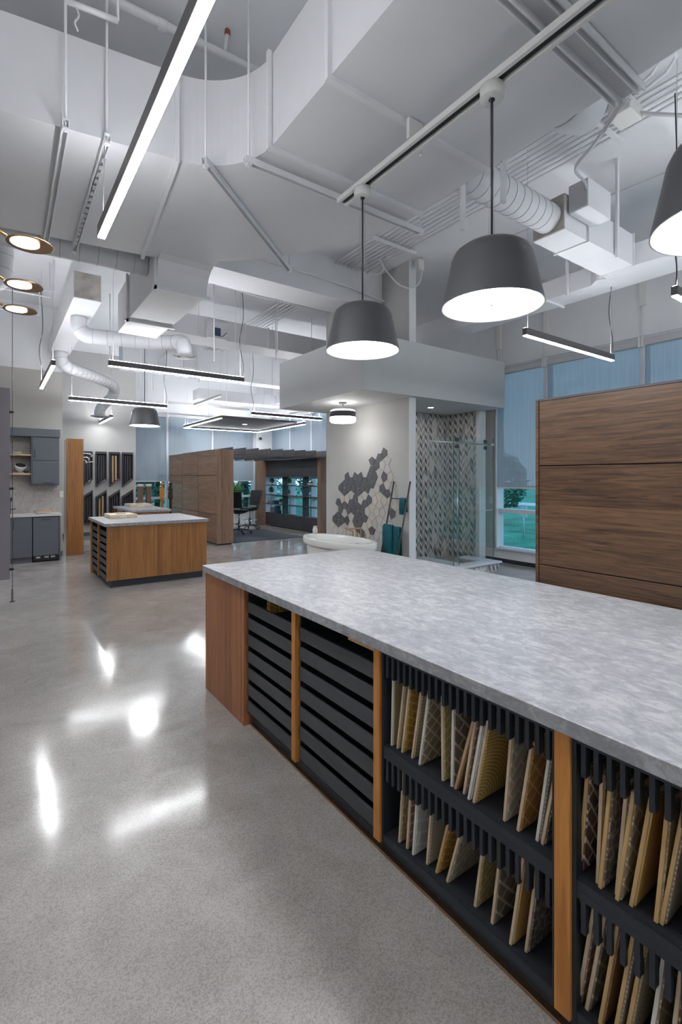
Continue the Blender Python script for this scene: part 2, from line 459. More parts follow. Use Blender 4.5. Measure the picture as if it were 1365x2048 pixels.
# ------------------------------------------------------------------ mesh builder
class MB:
    def __init__(self):
        self.bm = bmesh.new()

    def box(self, x0, x1, y0, y1, z0, z1, bev=0.0, seg=1, mi=0):
        x0, x1 = min(x0, x1), max(x0, x1); y0, y1 = min(y0, y1), max(y0, y1); z0, z1 = min(z0, z1), max(z0, z1)
        v = [self.bm.verts.new(p) for p in ((x0, y0, z0), (x1, y0, z0), (x1, y1, z0), (x0, y1, z0), (x0, y0, z1), (x1, y0, z1), (x1, y1, z1), (x0, y1, z1))]
        fs = [self.bm.faces.new([v[i] for i in q]) for q in ((3, 2, 1, 0), (4, 5, 6, 7), (0, 1, 5, 4), (1, 2, 6, 5), (2, 3, 7, 6), (3, 0, 4, 7))]
        for f in fs:
            f.material_index = mi
        if bev:
            es = list({e for f in fs for e in f.edges})
            bmesh.ops.bevel(self.bm, geom=es, offset=bev, segments=seg, affect='EDGES', profile=0.5)
        return self

    def prism(self, pts, d, mi=0):
        """closed polygon (3-D points, in order) pushed along vector d"""
        d = Vector(d)
        a = [self.bm.verts.new(Vector(p)) for p in pts]
        b = [self.bm.verts.new(Vector(p) + d) for p in pts]
        n = len(a)
        fs = [self.bm.faces.new(a[::-1]), self.bm.faces.new(b)]
        for i in range(n):
            fs.append(self.bm.faces.new((a[i], a[(i + 1) % n], b[(i + 1) % n], b[i])))
        for f in fs:
            f.material_index = mi
        return self

    def tube(self, path, r, n=8, caps=True, closed=False, mi=0):
        path = [Vector(p) for p in path]
        k = len(path)
        rr = r if isinstance(r, (list, tuple)) else [r] * k
        rings = []
        up = None
        for i, p in enumerate(path):
            if closed:
                t = path[(i + 1) % k] - path[i - 1]
            else:
                t = path[min(i + 1, k - 1)] - path[max(i - 1, 0)]
            t.normalize()
            if up is None:
                ref = Vector((0, 0, 1)) if abs(t.z) < 0.9 else Vector((1, 0, 0))
                up = (ref - t * ref.dot(t)).normalized()
            else:
                up = (up - t * up.dot(t)).normalized()
            s = t.cross(up)
            rings.append([self.bm.verts.new(p + (up * math.cos(2 * math.pi * j / n) + s * math.sin(2 * math.pi * j / n)) * rr[i]) for j in range(n)])
        m = k if closed else k - 1
        for i in range(m):
            a, b = rings[i], rings[(i + 1) % k]
            for j in range(n):
                f = self.bm.faces.new((a[j], b[j], b[(j + 1) % n], a[(j + 1) % n]))
                f.smooth = True; f.material_index = mi
        if caps and not closed:
            self.bm.faces.new(rings[0]).material_index = mi
            self.bm.faces.new(rings[-1][::-1]).material_index = mi
        return self

    def lathe(self, prof, c, n=32, mi=0, smooth=True, sx=1.0, sy=1.0):
        """profile [(r, z)...] turned about the vertical through c=(x, y)"""
        rings = []
        for r, z in prof:
            if r < 1e-6:
                rings.append([self.bm.verts.new((c[0], c[1], z))])
            else:
                rings.append([self.bm.verts.new((c[0] + r * sx * math.cos(2 * math.pi * j / n), c[1] + r * sy * math.sin(2 * math.pi * j / n), z)) for j in range(n)])
        for a, b in zip(rings, rings[1:]):
            for j in range(n):
                k = (j + 1) % n
                if len(a) == 1 and len(b) == 1:
                    continue
                if len(a) == 1:
                    f = self.bm.faces.new((a[0], b[k], b[j]))
                elif len(b) == 1:
                    f = self.bm.faces.new((a[j], a[k], b[0]))
                else:
                    f = self.bm.faces.new((a[j], a[k], b[k], b[j]))
                f.smooth = smooth; f.material_index = mi
        return self

    def sweep_rect(self, path, wdt, z0, z1, caps=True):
        """flat rectangular section carried along a plan path [(x, y)...]; wdt = full width"""
        rings = []
        k = len(path)
        for i in range(k):
            p = Vector(path[i]); a = Vector(path[max(i - 1, 0)]); b = Vector(path[min(i + 1, k - 1)])
            t = (b - a).normalized(); nrm = Vector((-t.y, t.x))
            l, r = p + nrm * wdt / 2, p - nrm * wdt / 2
            rings.append([self.bm.verts.new(q) for q in ((l.x, l.y, z0), (r.x, r.y, z0), (r.x, r.y, z1), (l.x, l.y, z1))])
        for a, b in zip(rings, rings[1:]):
            for j in range(4):
                self.bm.faces.new((a[j], a[(j + 1) % 4], b[(j + 1) % 4], b[j]))
        if caps:
            self.bm.faces.new(rings[0][::-1]); self.bm.faces.new(rings[-1])
        return self

    def loft(self, rings, caps=True, smooth=False, closed_loop=True, mi=0):
        R = [[self.bm.verts.new(p) for p in ring] for ring in rings]
        n = len(R[0])
        for a, b in zip(R, R[1:]):
            for j in range(n if closed_loop else n - 1):
                f = self.bm.faces.new((a[j], a[(j + 1) % n], b[(j + 1) % n], b[j]))
                f.smooth = smooth; f.material_index = mi
        if caps and closed_loop:
            self.bm.faces.new(R[0][::-1]).material_index = mi
            self.bm.faces.new(R[-1]).material_index = mi
        return self

    def ball(self, c, r, sub=2, sz=1.0, jitter=0.0):
        ret = bmesh.ops.create_icosphere(self.bm, subdivisions=sub, radius=r)
        for v in ret['verts']:
            k = 1 + random.uniform(-jitter, jitter)
            v.co = Vector((v.co.x * k, v.co.y * k, v.co.z * k * sz)) + Vector(c)
        for v in ret['verts']:
            for f in v.link_faces:
                f.smooth = jitter == 0
        return self

    def build(self, name, mat, parent=None, loc=None):
        """link as ONE mesh object; coordinates are given in the room frame and stored relative to the thing's base"""
        bmesh.ops.recalc_face_normals(self.bm, faces=self.bm.faces)
        me = bpy.data.meshes.new(name)
        self.bm.to_mesh(me); self.bm.free()
        mats = mat if isinstance(mat, (list, tuple)) else [mat]
        for q in mats:
            me.materials.append(q)
        o = bpy.data.objects.new(name, me)
        COL.objects.link(o)
        if parent is not None:
            org = ORG[parent.name]
            o.parent = parent
        else:
            if loc is None:
                vs = me.vertices
                xs = [v.co.x for v in vs]; ys = [v.co.y for v in vs]; zs = [v.co.z for v in vs]
                loc = ((min(xs) + max(xs)) / 2, (min(ys) + max(ys)) / 2, min(zs))
            org = Vector(loc)
            o.location = org
        me.transform(Matrix.Translation(-Vector(org)))
        ORG[o.name] = Vector(org)
        return o

ORG = {}

def mark(o, label=None, cat=None, group=None, kind=None):
    if label: o['label'] = label
    if cat: o['category'] = cat
    if group: o['group'] = group
    if kind: o['kind'] = kind
    return o

def thing(name, label, cat, loc, group=None):
    o = bpy.data.objects.new(name, None)
    o.empty_display_size = 0.1
    o.location = loc
    COL.objects.link(o)
    ORG[o.name] = Vector(loc)
    return mark(o, label, cat, group)

def struct(name, mb, mat, label=None, parent=None):
    o = mb.build(name, mat, parent)
    if parent is None:
        o['kind'] = 'structure'
        o['label'] = label or name.replace('_', ' ')
    return o

def copy_tree(o, parent=None, loc=None, rz=None):
    c = o.copy()
    COL.objects.link(c)
    c.parent = parent
    ORG[c.name] = ORG[o.name].copy()
    if loc is not None:
        c.location = loc; ORG[c.name] = Vector(loc)
    if rz is not None:
        c.rotation_euler[2] = rz
    for ch in o.children:
        copy_tree(ch, c)
    return c

def arc(c, r, a0, a1, n):
    return [(c[0] + r * math.cos(math.radians(a0 + (a1 - a0) * i / n)), c[1] + r * math.sin(math.radians(a0 + (a1 - a0) * i / n))) for i in range(n + 1)]

def smooth_path(pts, n=6):
    """Catmull-Rom through the points"""
    P = [Vector(p) for p in pts]
    P = [P[0] * 2 - P[1]] + P + [P[-1] * 2 - P[-2]]
    out = []
    for i in range(1, len(P) - 2):
        for k in range(n):
            t = k / n
            a, b, c, d = P[i - 1], P[i], P[i + 1], P[i + 2]
            out.append(0.5 * ((2 * b) + (c - a) * t + (2 * a - 5 * b + 4 * c - d) * t * t + (3 * b - a - 3 * c + d) * t ** 3))
    out.append(P[-2])
    return out

ORD = ['first', 'second', 'third', 'fourth', 'fifth', 'sixth', 'seventh', 'eighth', 'ninth', 'tenth', 'eleventh', 'twelfth', 'thirteenth', 'fourteenth', 'fifteenth', 'sixteenth']

# ================================================================== THE SETTING
DECK = 4.9
XL, XR, YB, YF = -4.0, 7.6, -4.0, 14.8
struct('floor', MB().box(XL - 0.2, XR + 0.2, YB - 0.2, YF + 0.2, -0.12, 0.0), M['floor'], 'polished grey concrete floor of the showroom')
struct('ceiling', MB().box(XL - 0.2, XR + 0.2, YB - 0.2, YF + 0.2, DECK, DECK + 0.15), M['deck'], 'white painted concrete ceiling deck')
struct('wall_left', MB().box(XL - 0.15, XL, YB, YF, 0, DECK), M['wall'], 'plain grey wall on the left side')
struct('wall_back', MB().box(XL, XR, YB - 0.15, YB, 0, DECK), M['wall'], 'plain grey wall behind the viewpoint')
# kitchenette wall: beige up to 3.65 m, white above
struct('wall_kitchen', MB().box(XL, 1.09, 11.05, 11.25, 0, 3.65), M['beige'], 'beige wall behind the kitchenette')
struct('wall_kitchen_upper', MB().box(XL, 1.09, 11.05, 11.25, 3.65, DECK), M['white'], 'white upper band of the kitchenette wall')
struct('wall_display', MB().box(0.9, 3.22, 14.4, YF + 0.15, 0, DECK), M['wall'], 'pale grey wall carrying the moulding display boxes')
struct('wall_far_upper', MB().box(3.22, XR + 0.2, YF, YF + 0.15, 3.45, DECK), M['white'], 'white wall band above the far windows')
struct('wall_far_lower', MB().box(3.22, XR + 0.2, YF, YF + 0.15, 0, 0.45), M['white'], 'low white wall below the far windows')
struct('wall_far_pier', MB().box(7.0, XR, YF - 0.25, YF, 0, DECK), M['white'], 'white corner column between the far windows')
struct('wall_right_upper', MB().box(XR, XR + 0.2, YB, YF, 3.60, DECK), M['white'], 'grey wall band above the right windows')
struct('wall_right_lower', MB().box(XR, XR + 0.2, YB, YF, 0, 0.24), M['white'], 'low white wall below the right windows')
struct('wall_right_solid', MB().box(XR, XR + 0.2, 5.62, 10.6, 0.24, 3.60), M['wall'], 'solid stretch of the right wall behind the shower')
struct('baseboard_right', MB().box(XR - 0.012, XR, YB, 5.9, 0.0, 0.07), M['kick'], 'dark base strip along the right wall')
struct('baseboard_kitchen', MB().box(1.0, 1.09, 11.035, 11.05, 0, 0.10), M['cab_grey'], 'dark grey skirting on the kitchenette wall')
struct('baseboard_display', MB().box(1.1, 3.22, 14.385, 14.4, 0, 0.10), M['cab_grey'], 'dark grey skirting under the display boxes')
struct('window_sill', MB().box(XR - 0.05, XR + 0.02, YB, 5.62, 0.24, 0.275, bev=0.004), M['frame'], 'white sill along the right windows')

# bath alcove: tiled stub wall, shower walls, dropped bulkhead
HX, HX2, HY0, HY1 = 5.18, 5.31, 5.435, 7.72
bath_wall = struct('wall_bath', MB().box(HX, HX2, HY0, HY1, 0, DECK), M['wall'], 'tall warm grey wall with pentagon tiles behind the bathtub')
BZ0, BZ1 = 2.795, 3.61
struct('ceiling_bulkhead', MB().box(4.18, 7.38, 5.30, 5.42, BZ0, BZ1).box(4.18, 4.30, 5.42, 7.74, BZ0, BZ1).box(4.30, 7.38, 5.42, 7.74, BZ0, BZ0 + 0.1), M['bulk'], 'dropped white bulkhead over the bath display')
shower_side = struct('wall_shower_side', MB().box(HX2, 7.42, 6.60, 6.74, 0, BZ0), M['grout'], 'mosaic tiled side wall of the shower')
shower_back = struct('wall_shower_back', MB().box(7.30, 7.42, 5.82, 6.60, 0, BZ0), M['grout'], 'mosaic tiled back wall of the shower')
struct('trim_shower', MB().box(7.24, 7.42, 5.74, 5.82, 0, BZ0), M['white'], 'white end trim of the shower wall')
struct('trim_bath', MB().box(HX - 0.004, HX2 + 0.004, HY0 - 0.012, HY0, 0, DECK), M['white'], 'white end cap of the bath wall')

# ------------------------------------------------------------------ windows
wcount = [0]
def window(axis, a0, a1, z0, z1, plane, label):
    """one glazed bay: frame, transom and panes. axis 'y' = in the right wall, 'x' = in the far wall"""
    wcount[0] += 1
    d0, d1 = plane + 0.02, plane + 0.14
    fw = 0.028
    def bx(mb, p0, p1, q0, q1, e0=d0, e1=d1):
        return mb.box(e0, e1, p0, p1, q0, q1) if axis == 'y' else mb.box(p0, p1, e0, e1, q0, q1)
    mb = MB()
    bx(mb, a0, a0 + fw, z0, z1, plane - 0.055); bx(mb, a1 - fw, a1, z0, z1, plane - 0.055)
    bx(mb, a0 + fw, a1 - fw, z0, z0 + 0.05); bx(mb, a0 + fw, a1 - fw, z1 - 0.05, z1)
    o = struct('window_%d' % wcount[0], mb, M['frame'], label)
    zt = 0.95
    bx(MB(), a0 + fw, a1 - fw, zt - 0.035, zt + 0.035).build('transom', M['frame'], o)
    for q0, q1 in ((z0 + 0.05, zt - 0.035), (zt + 0.035, z1 - 0.05)):
        bx(MB(), a0 + fw, a1 - fw, q0, q1, plane + 0.075, plane + 0.081).build('pane', M['window_glass'], o)
    return o

def shade(axis, a0, a1, zb, zt, plane, label, group):
    """roller shade hanging on the room side"""
    c = (a0 + a1) / 2
    loc = (plane, c, zt) if axis == 'y' else (c, plane, zt)
    t = thing('roller_shade', label, 'shade', loc, group)
    def bx(mb, p0, p1, q0, q1, e0, e1, bev=0):
        return mb.box(e0, e1, p0, p1, q0, q1, bev) if axis == 'y' else mb.box(p0, p1, e0, e1, q0, q1, bev)
    bx(MB(), a0, a1, zb, zt, plane - 0.046, plane - 0.044).build('fabric', M['shade_fabric'], t)
    bx(MB(), a0, a1, zb - 0.025, zb, plane - 0.052, plane - 0.038, 0.003).build('bottom_bar', M['plastic'], t)
    bx(MB(), a0, a1, zt, zt + 0.10, plane - 0.09, plane - 0.004, 0.01).build('roller_cover', M['duct_seam'], t)
    for s in (a0 - 0.03, a1 - 0.008):
        bx(MB(), s, s + 0.036, zt - 0.02, zt + 0.13, plane - 0.11, plane - 0.058, 0.004).build('bracket', M['plastic'], t)
    return t

right_b = [5.62, 4.62, 3.12, 1.62, 0.12, -1.38, -2.88, -4.0]
for i in range(len(right_b) - 1):
    a1, a0 = right_b[i], right_b[i + 1]
    window('y', a0, a1, 0.24, 3.60, XR, '%s window bay of the right wall counted from the shower' % ORD[i])
    if i < 4:
        shade('y', a0 + 0.032, a1 - 0.032, 1.385, 3.44, XR, '%s roller shade on the right windows counted from the shower' % ORD[i], 'roller shades on the right windows')
far_r = [14.55, 13.30, 12.05, 10.6]
for i in range(3):
    window('y', far_r[i + 1], far_r[i], 0.24, 3.60, XR, '%s window bay behind the office booth shelves counted from the far corner' % ORD[i])
    shade('y', far_r[i + 1] + 0.032, far_r[i] - 0.032, 1.55, 3.44, XR, '%s roller shade behind the office booth counted from the far corner' % ORD[i], 'roller shades behind the booth')
far_b = [3.22, 4.185, 5.575, 7.0]
for i in range(3):
    window('x', far_b[i], far_b[i + 1], 0.45, 3.45, YF, '%s window bay of the far wall counted from the left' % ORD[i])
    shade('x', far_b[i] + 0.032, far_b[i + 1] - 0.032, 1.46, 3.36, YF, '%s roller shade on the far windows counted from the left' % ORD[i], 'roller shades on the far windows')

# ------------------------------------------------------------------ outdoors
struct('ground_outside', MB().box(-60, 90, -60, 90, -0.6, -0.14), M['lawn'], 'green lawn outside the windows')
struct('path_outside', MB().box(26, 29, -60, 90, -0.14, -0.125), M['path'], 'pale footpath across the lawn')
def tree(x, y, h, r, mat, label, n=1300, low=0.35):
    t = thing('tree', label, 'tree', (x, y, -0.14), 'trees outside the windows')
    MB().tube([(x, y, -0.14), (x + 0.05, y, h * 0.45), (x, y + 0.05, h * 0.8)], [0.13, 0.09, 0.03], 8).build('trunk', M['bark'], t)
    mb = MB()
    for k in range(n):
        a, b = random.uniform(0, 2 * math.pi), random.uniform(-1, 1)
        q = random.uniform(0.45, 1.0) ** 0.5
        cz = low + (h - low) / 2
        p = Vector((x + r * q * math.sqrt(1 - b * b) * math.cos(a), y + r * q * math.sqrt(1 - b * b) * math.sin(a), cz + (h - low) / 2 * q * b))
        s = random.uniform(0.07, 0.15)
        u = Vector((random.uniform(-1, 1), random.uniform(-1, 1), random.uniform(-0.6, 0.6))).normalized()
        v = u.orthogonal().normalized()
        vs = [mb.bm.verts.new(p + u * s), mb.bm.verts.new(p + v * s * 0.5), mb.bm.verts.new(p - u * s), mb.bm.verts.new(p - v * s * 0.5)]
        mb.bm.faces.new(vs)
    o = mb.build('foliage', mat, t)
    return t
tree(15.0, 11.0, 2.5, 1.0, M['leaf_b'], 'small green tree seen through the nearest right window', 1400)
tree(12.8, 19.5, 4.5, 1.9, M['leaf_a'], 'dark green tree outside the booth corner')
tree(13.5, 23.5, 5.0, 2.1, M['leaf_b'], 'broad green tree behind the booth shelves')
tree(3.6, 19.0, 4.6, 1.6, M['leaf_a'], 'dark tree outside the left far window', 1900)
tree(5.9, 22.4, 4.4, 1.7, M['leaf_b'], 'leafy tree outside the middle far window', 1900)
tree(8.9, 19.6, 4.8, 1.6, M['leaf_a'], 'leafy tree outside the far window by the column', 1700)
tree(0.2, 20.0, 4.8, 1.7, M['leaf_b'], 'leafy tree outside beyond the display wall', 1300)
t = thing('sign_post', 'white sign on a slim post standing on the lawn', 'sign', (*at(1048, 1060, x=12.0)[:2], -0.14))
q = at(1048, 1060, x=12.0)
MB().tube([(q.x, q.y, -0.14), (q.x, q.y, 0.75)], 0.025, 8).build('post', M['frame'], t)
MB().box(q.x - 0.02, q.x + 0.02, q.y - 0.10, q.y + 0.10, 0.45, 0.80, 0.01).build('sign_plate', M['plastic'], t)

# ================================================================== ISLANDS
TOP = 0.912
FX = 1.27                                    # front plane of the islands

def drawer_cabinet(y0, y1, label, group, post_lo=True, depth=0.62, x0=FX, n=7, kick_x=0.057, zt=0.866, gaps=None):
    """open black carcass with a stack of shallow tray drawers between two posts"""
    t = thing('drawer_cabinet', label, 'cabinet', (x0 + depth / 2, (y0 + y1) / 2, 0), group)
    px = 0.04
    MB().box(x0 + 0.03, x0 + depth, y0 + px, y0 + px + 0.012, 0.09, zt).box(x0 + 0.03, x0 + depth, y1 - 0.012, y1, 0.09, zt).box(x0 + depth - 0.012, x0 + depth, y0 + px, y1, 0.09, zt).box(x0 + 0.03, x0 + depth, y0 + px, y1, 0.085, 0.097).box(x0 + 0.012, x0 + depth, y0 + px, y1, zt - 0.012, zt).build('carcass', M['black'], t)
    MB().box(x0 + kick_x, x0 + kick_x + 0.02, y0, y1, 0.0, 0.085).build('toe_kick', M['kick'], t)
    if post_lo:
        MB().box(x0, x0 + 0.055, y0, y0 + px, 0.075, zt, bev=0.002).build('post', M['post_wood'], t)
    ya, yb = y0 + px + 0.012, y1 - 0.008
    top0, pitch, hh = 0.782, 0.1035, 0.066
    for i in range(n):
        z1 = top0 - pitch * i
        z0 = z1 - hh
        d = MB().box(x0 + 0.018, x0 + 0.032, ya, yb, z0, z1, bev=0.0015).build('drawer', M['tray_black'], t)
        MB().box(x0 + 0.032, x0 + depth - 0.05, ya + 0.01, yb - 0.01, z0 + 0.004, z0 + 0.012).box(x0 + 0.032, x0 + depth - 0.05, ya, ya + 0.01, z0 + 0.004, z1 - 0.004).box(x0 + 0.032, x0 + depth - 0.05, yb - 0.01, yb, z0 + 0.004, z1 - 0.004).build('tray', M['black'], d)
    MB().box(x0 + 0.018, x0 + 0.032, ya, yb, 0.088, top0 - pitch * (n - 1) - hh - 0.006).build('bottom_rail', M['tray_black'], t)
    return t

SHELF_HI, SHELF_LO = 0.472, 0.112
def rack_cabinet(y0, y1, label, group, nteeth, zt=0.866, depth=0.62, x0=FX):
    """black pigeon-hole cabinet: two felt shelves, each with a comb of divider fingers hanging above it"""
    t = thing('sample_rack_cabinet', label, 'cabinet', (x0 + depth / 2, (y0 + y1) / 2, 0), group)
    px = 0.046
    MB().box(x0 + 0.012, x0 + depth, y0 + px, y0 + px + 0.012, 0.082, zt).box(x0 + 0.012, x0 + depth, y1 - 0.012, y1, 0.082, zt).box(x0 + depth - 0.012, x0 + depth, y0 + px, y1, 0.082, zt).build('carcass', M['black'], t)
    MB().box(x0 + 0.057, x0 + 0.075, y0, y1, 0.0, 0.085).build('toe_kick', M['kick'], t)
    MB().box(x0, x0 + 0.055, y0, y0 + px, 0.078, zt, bev=0.002).build('post', M['post_wood'], t)
    ya, yb = y0 + px + 0.012, y1 - 0.012
    for zs in (SHELF_HI, SHELF_LO):
        lo = zs - 0.028 if zs == SHELF_HI else 0.082
        s = MB().box(x0 + 0.014, x0 + depth - 0.012, ya, yb, lo, zs - 0.002).build('shelf', M['rack_black'], t)
        MB().box(x0 + 0.02, x0 + depth - 0.014, ya, yb, zs - 0.002, zs).build('felt_liner', M['felt'], s)
    pitch = (yb - ya) / nteeth
    for z1, z0 in ((zt - 0.004, 0.752), (SHELF_HI - 0.0285, 0.330)):
        r = MB().box(x0 + 0.014, x0 + 0.045, ya, yb, z1 - 0.022, z1).build('comb_rail', M['rack_black'], t)
        src = None
        for k in range(nteeth):
            yc = yb - pitch * (k + 0.5)
            if src is None:
                src = MB().box(x0 + 0.016, x0 + 0.042, yc - 0.0068, yc + 0.0068, z0, z1 - 0.022, bev=0.001).build('comb_finger', M['rack_black'], r)
                y_first = yc
            else:
                o = src.copy(); COL.objects.link(o)
                o.location = (0, yc - y_first, 0)
    return t

# end cabinet (far end of the near island)
t = thing('end_cabinet', 'red-brown teak end cabinet at the far end of the near island', 'cabinet', (2.0, 3.17, 0))
MB().box(FX + 0.02, 2.70, 2.825, 3.48, 0.0, 0.866).build('body', M['teak_z'], t)
MB().box(FX, FX + 0.018, 2.868, 3.50, 0.0, 0.866, bev=0.0015).build('front_panel', M['teak_z'], t)
MB().box(FX, FX + 0.045, 2.822, 2.862, 0.0, 0.866, bev=0.002).build('post', M['teak_z'], t)
MB().box(FX + 0.018, 2.72, 3.482, 3.50, 0.0, 0.866, bev=0.0015).build('end_panel', M['teak_zx'], t)
drawer_cabinet(2.184, 2.822, 'narrow black drawer stack of the near island beside the teak end cabinet', 'drawer stacks of the near island')
drawer_cabinet(1.506, 2.184, 'wide black drawer stack of the near island beside the tile sample racks', 'drawer stacks of the near island')
rack_cabinet(0.706, 1.506, 'black tile sample rack cabinet of the near island beside the drawer stacks', 'tile rack cabinets of the near island', 22)
rack_cabinet(-0.10, 0.706, 'black tile sample rack cabinet of the near island at the right edge of the photo', 'tile rack cabinets of the near island', 22)
mark(MB().box(1.92, 2.70, -0.09, 2.80, 0.0, 0.864).build('island_core', M['teak_z']), 'teak rear half of the near island under the grey worktop', 'cabinet')
mark(MB().box(FX + 0.036, FX + 0.056, -0.09, 2.80, 0.0, 0.012).build('floor_strip', M['bronze']), 'thin brassy strip on the floor along the near island', 'strip')
mark(MB().box(1.246, 2.735, -0.14, 3.505, 0.867, TOP, bev=0.003, seg=2).build('worktop', M['stone']), 'large mottled grey stone worktop of the near island', 'worktop')

# tile sample boards -------------------------------------------------
BW = lambda *c: c
PAT = {
 'olive grid': mosaic('mos_olive_grid', 'lines', (0.30, 0.25, 0.13), (0.36, 0.30, 0.18), (0.22, 0.18, 0.10), 1.6),
 'plain tan': mosaic('mos_plain_tan', 'grid', (0.40, 0.33, 0.22), (0.34, 0.27, 0.17), (0.42, 0.36, 0.26), 0.7),
 'gold brick': mosaic('mos_gold_brick', 'brick', (0.42, 0.24, 0.04), (0.32, 0.17, 0.03), (0.50, 0.36, 0.14), 0.9, 0.5),
 'tan wave': mosaic('mos_tan_wave', 'rings', (0.34, 0.28, 0.18), (0.27, 0.21, 0.13), (0.44, 0.38, 0.28), 1.0),
 'taupe diamond': mosaic('mos_taupe_diamond', 'grid', (0.21, 0.16, 0.10), (0.28, 0.22, 0.14), (0.50, 0.45, 0.36), 0.8, 0.78),
 'olive chevron': mosaic('mos_olive_chevron', 'brick', (0.30, 0.25, 0.10), (0.24, 0.19, 0.08), (0.40, 0.34, 0.19), 0.9, -0.6),
 'dark herringbone': mosaic('mos_dark_herringbone', 'brick', (0.13, 0.11, 0.09), (0.18, 0.15, 0.12), (0.42, 0.37, 0.29), 0.65, 0.78),
 'brown weave': mosaic('mos_brown_weave', 'grid', (0.22, 0.12, 0.05), (0.30, 0.18, 0.09), (0.16, 0.10, 0.05), 1.2, 0.4),
 'white plain': mosaic('mos_white_plain', 'brick', (0.46, 0.47, 0.48), (0.40, 0.41, 0.42), (0.56, 0.56, 0.55), 0.55, 0.3),
 'gold pebble': mosaic('mos_gold_pebble', 'rings', (0.38, 0.22, 0.05), (0.28, 0.18, 0.06), (0.52, 0.40, 0.18), 1.15),
 'grey brick': mosaic('mos_grey_brick', 'brick', (0.26, 0.23, 0.18), (0.34, 0.30, 0.24), (0.46, 0.42, 0.35), 0.75, -0.75),
 'amber diamond': mosaic('mos_amber_diamond', 'grid', (0.36, 0.16, 0.03), (0.28, 0.15, 0.05), (0.50, 0.32, 0.13), 0.75, 0.78),
 'dark pebble': mosaic('mos_dark_pebble', 'cells', (0.10, 0.085, 0.07), (0.16, 0.13, 0.11), (0.38, 0.33, 0.27), 1.0),
 'silver stripe': mosaic('mos_silver_stripe', 'lines', (0.20, 0.17, 0.14), (0.26, 0.22, 0.17), (0.50, 0.46, 0.40), 1.5, 0.6),
 'brown brick': mosaic('mos_brown_brick', 'brick', (0.17, 0.11, 0.075), (0.23, 0.16, 0.11), (0.40, 0.33, 0.26), 0.7, 0.0),
 'maroon lattice': mosaic('mos_maroon_lattice', 'brick', (0.10, 0.055, 0.05), (0.14, 0.075, 0.06), (0.52, 0.47, 0.42), 0.75, 0.9),
 'amber stripe': mosaic('mos_amber_stripe', 'lines', (0.40, 0.23, 0.05), (0.33, 0.18, 0.05), (0.46, 0.31, 0.12), 0.8),
 'tan pebble': mosaic('mos_tan_pebble', 'cells', (0.32, 0.23, 0.12), (0.25, 0.17, 0.09), (0.44, 0.36, 0.24), 1.3),
}
EDGE = {'w': plain('board_edge_white', (0.60, 0.57, 0.52), 0.6, var=0.05), 't': plain('board_edge_tan', (0.53, 0.41, 0.28), 0.6, var=0.08),
        'b': plain('board_edge_brown', (0.42, 0.27, 0.16), 0.6, var=0.1), 'o': plain('board_edge_ochre', (0.50, 0.33, 0.14), 0.6, var=0.1)}

def board(yb, yt, zs, pat, edge, label, group, x0=None, hgt=0.302, wid=0.302, th=0.0095):
    """sample board standing on a shelf, leaning a little so that its top is at yt; face towards -Y"""
    x0 = x0 or 1.296 + random.uniform(0, 0.02)
    lean = max(-0.16, min(0.16, yt - yb))
    ang = math.asin(lean / hgt)
    t = thing('sample_board', label, 'tile sample', (x0, yb, zs + 0.001 + (th if lean > 0 else 0) * abs(math.sin(ang))), group)
    ORG[t.name] = Vector((0, 0, 0))
    MB().box(0, wid, 0, th, 0, hgt, bev=0.001).build('backing_board', EDGE[edge], t)
    MB().box(0.006, wid - 0.004, -0.004, -0.0002, 0.006, hgt - 0.004).build('tile_sheet', PAT[pat], t)
    t.rotation_euler = (-ang, 0, 0)
    ORG[t.name] = Vector(t.location)
    return t

def shelf_of_boards(rows, org, scl, zs, where, group):
    for i, (bx_, by_, tx_, ty_, pat, edge) in enumerate(rows):
        yb = at(org[0] + bx_ / scl, org[1] + by_ / scl, x=1.305).y
        yt = at(org[0] + tx_ / scl, org[1] + ty_ / scl, x=1.305).y
        zt = at(org[0] + tx_ / scl, org[1] + ty_ / scl, x=1.305).z
        k = 0.302 / max(0.15, zt - zs)
        board(yb, yb + (yt - yb) * k, zs, pat, edge, '%s tile board, %s from left, %s' % (pat, ORD[i], where), group)

shelf_of_boards([(150, 680, 160, 255, 'olive grid', 'w'), (185, 702, 232, 295, 'plain tan', 't'), (222, 727, 272, 315, 'gold brick', 't'), (285, 730, 345, 360, 'tan wave', 't'),
                 (345, 800, 405, 382, 'taupe diamond', 'w'), (505, 862, 500, 430, 'olive chevron', 't'), (565, 880, 575, 475, 'dark herringbone', 'w'), (590, 922, 716, 532, 'brown weave', 'b'),
                 (645, 962, 725, 535, 'brown brick', 't'), (690, 985, 785, 555, 'white plain', 'w'), (724, 1062, 814, 590, 'gold pebble', 't'), (920, 1120, 968, 640, 'grey brick', 't'),
                 (1018, 1152, 1112, 715, 'amber diamond', 't'), (1135, 1298, 1222, 785, 'silver stripe', 'w'), (1170, 1325, 1262, 920, 'dark pebble', 't')],
                (740, 1280), 3.4125, SHELF_HI, 'upper rack beside the drawers', 'tile boards on the upper rack beside the drawers')
shelf_of_boards([(207, 597, 232, 205, 'tan pebble', 't'), (258, 632, 285, 235, 'brown brick', 't'), (303, 716, 332, 300, 'white plain', 'w'), (385, 722, 418, 365, 'silver stripe', 't'),
                 (450, 800, 545, 440, 'gold brick', 'o'), (522, 872, 625, 515, 'grey brick', 't'), (712, 1095, 780, 565, 'olive chevron', 't'), (835, 1180, 897, 670, 'dark herringbone', 't'),
                 (978, 1278, 1052, 825, 'amber stripe', 't'), (1060, 1335, 1130, 870, 'dark pebble', 't')],
                (740, 1500), 3.4125, SHELF_LO, 'lower rack beside the drawers', 'tile boards on the lower rack beside the drawers')
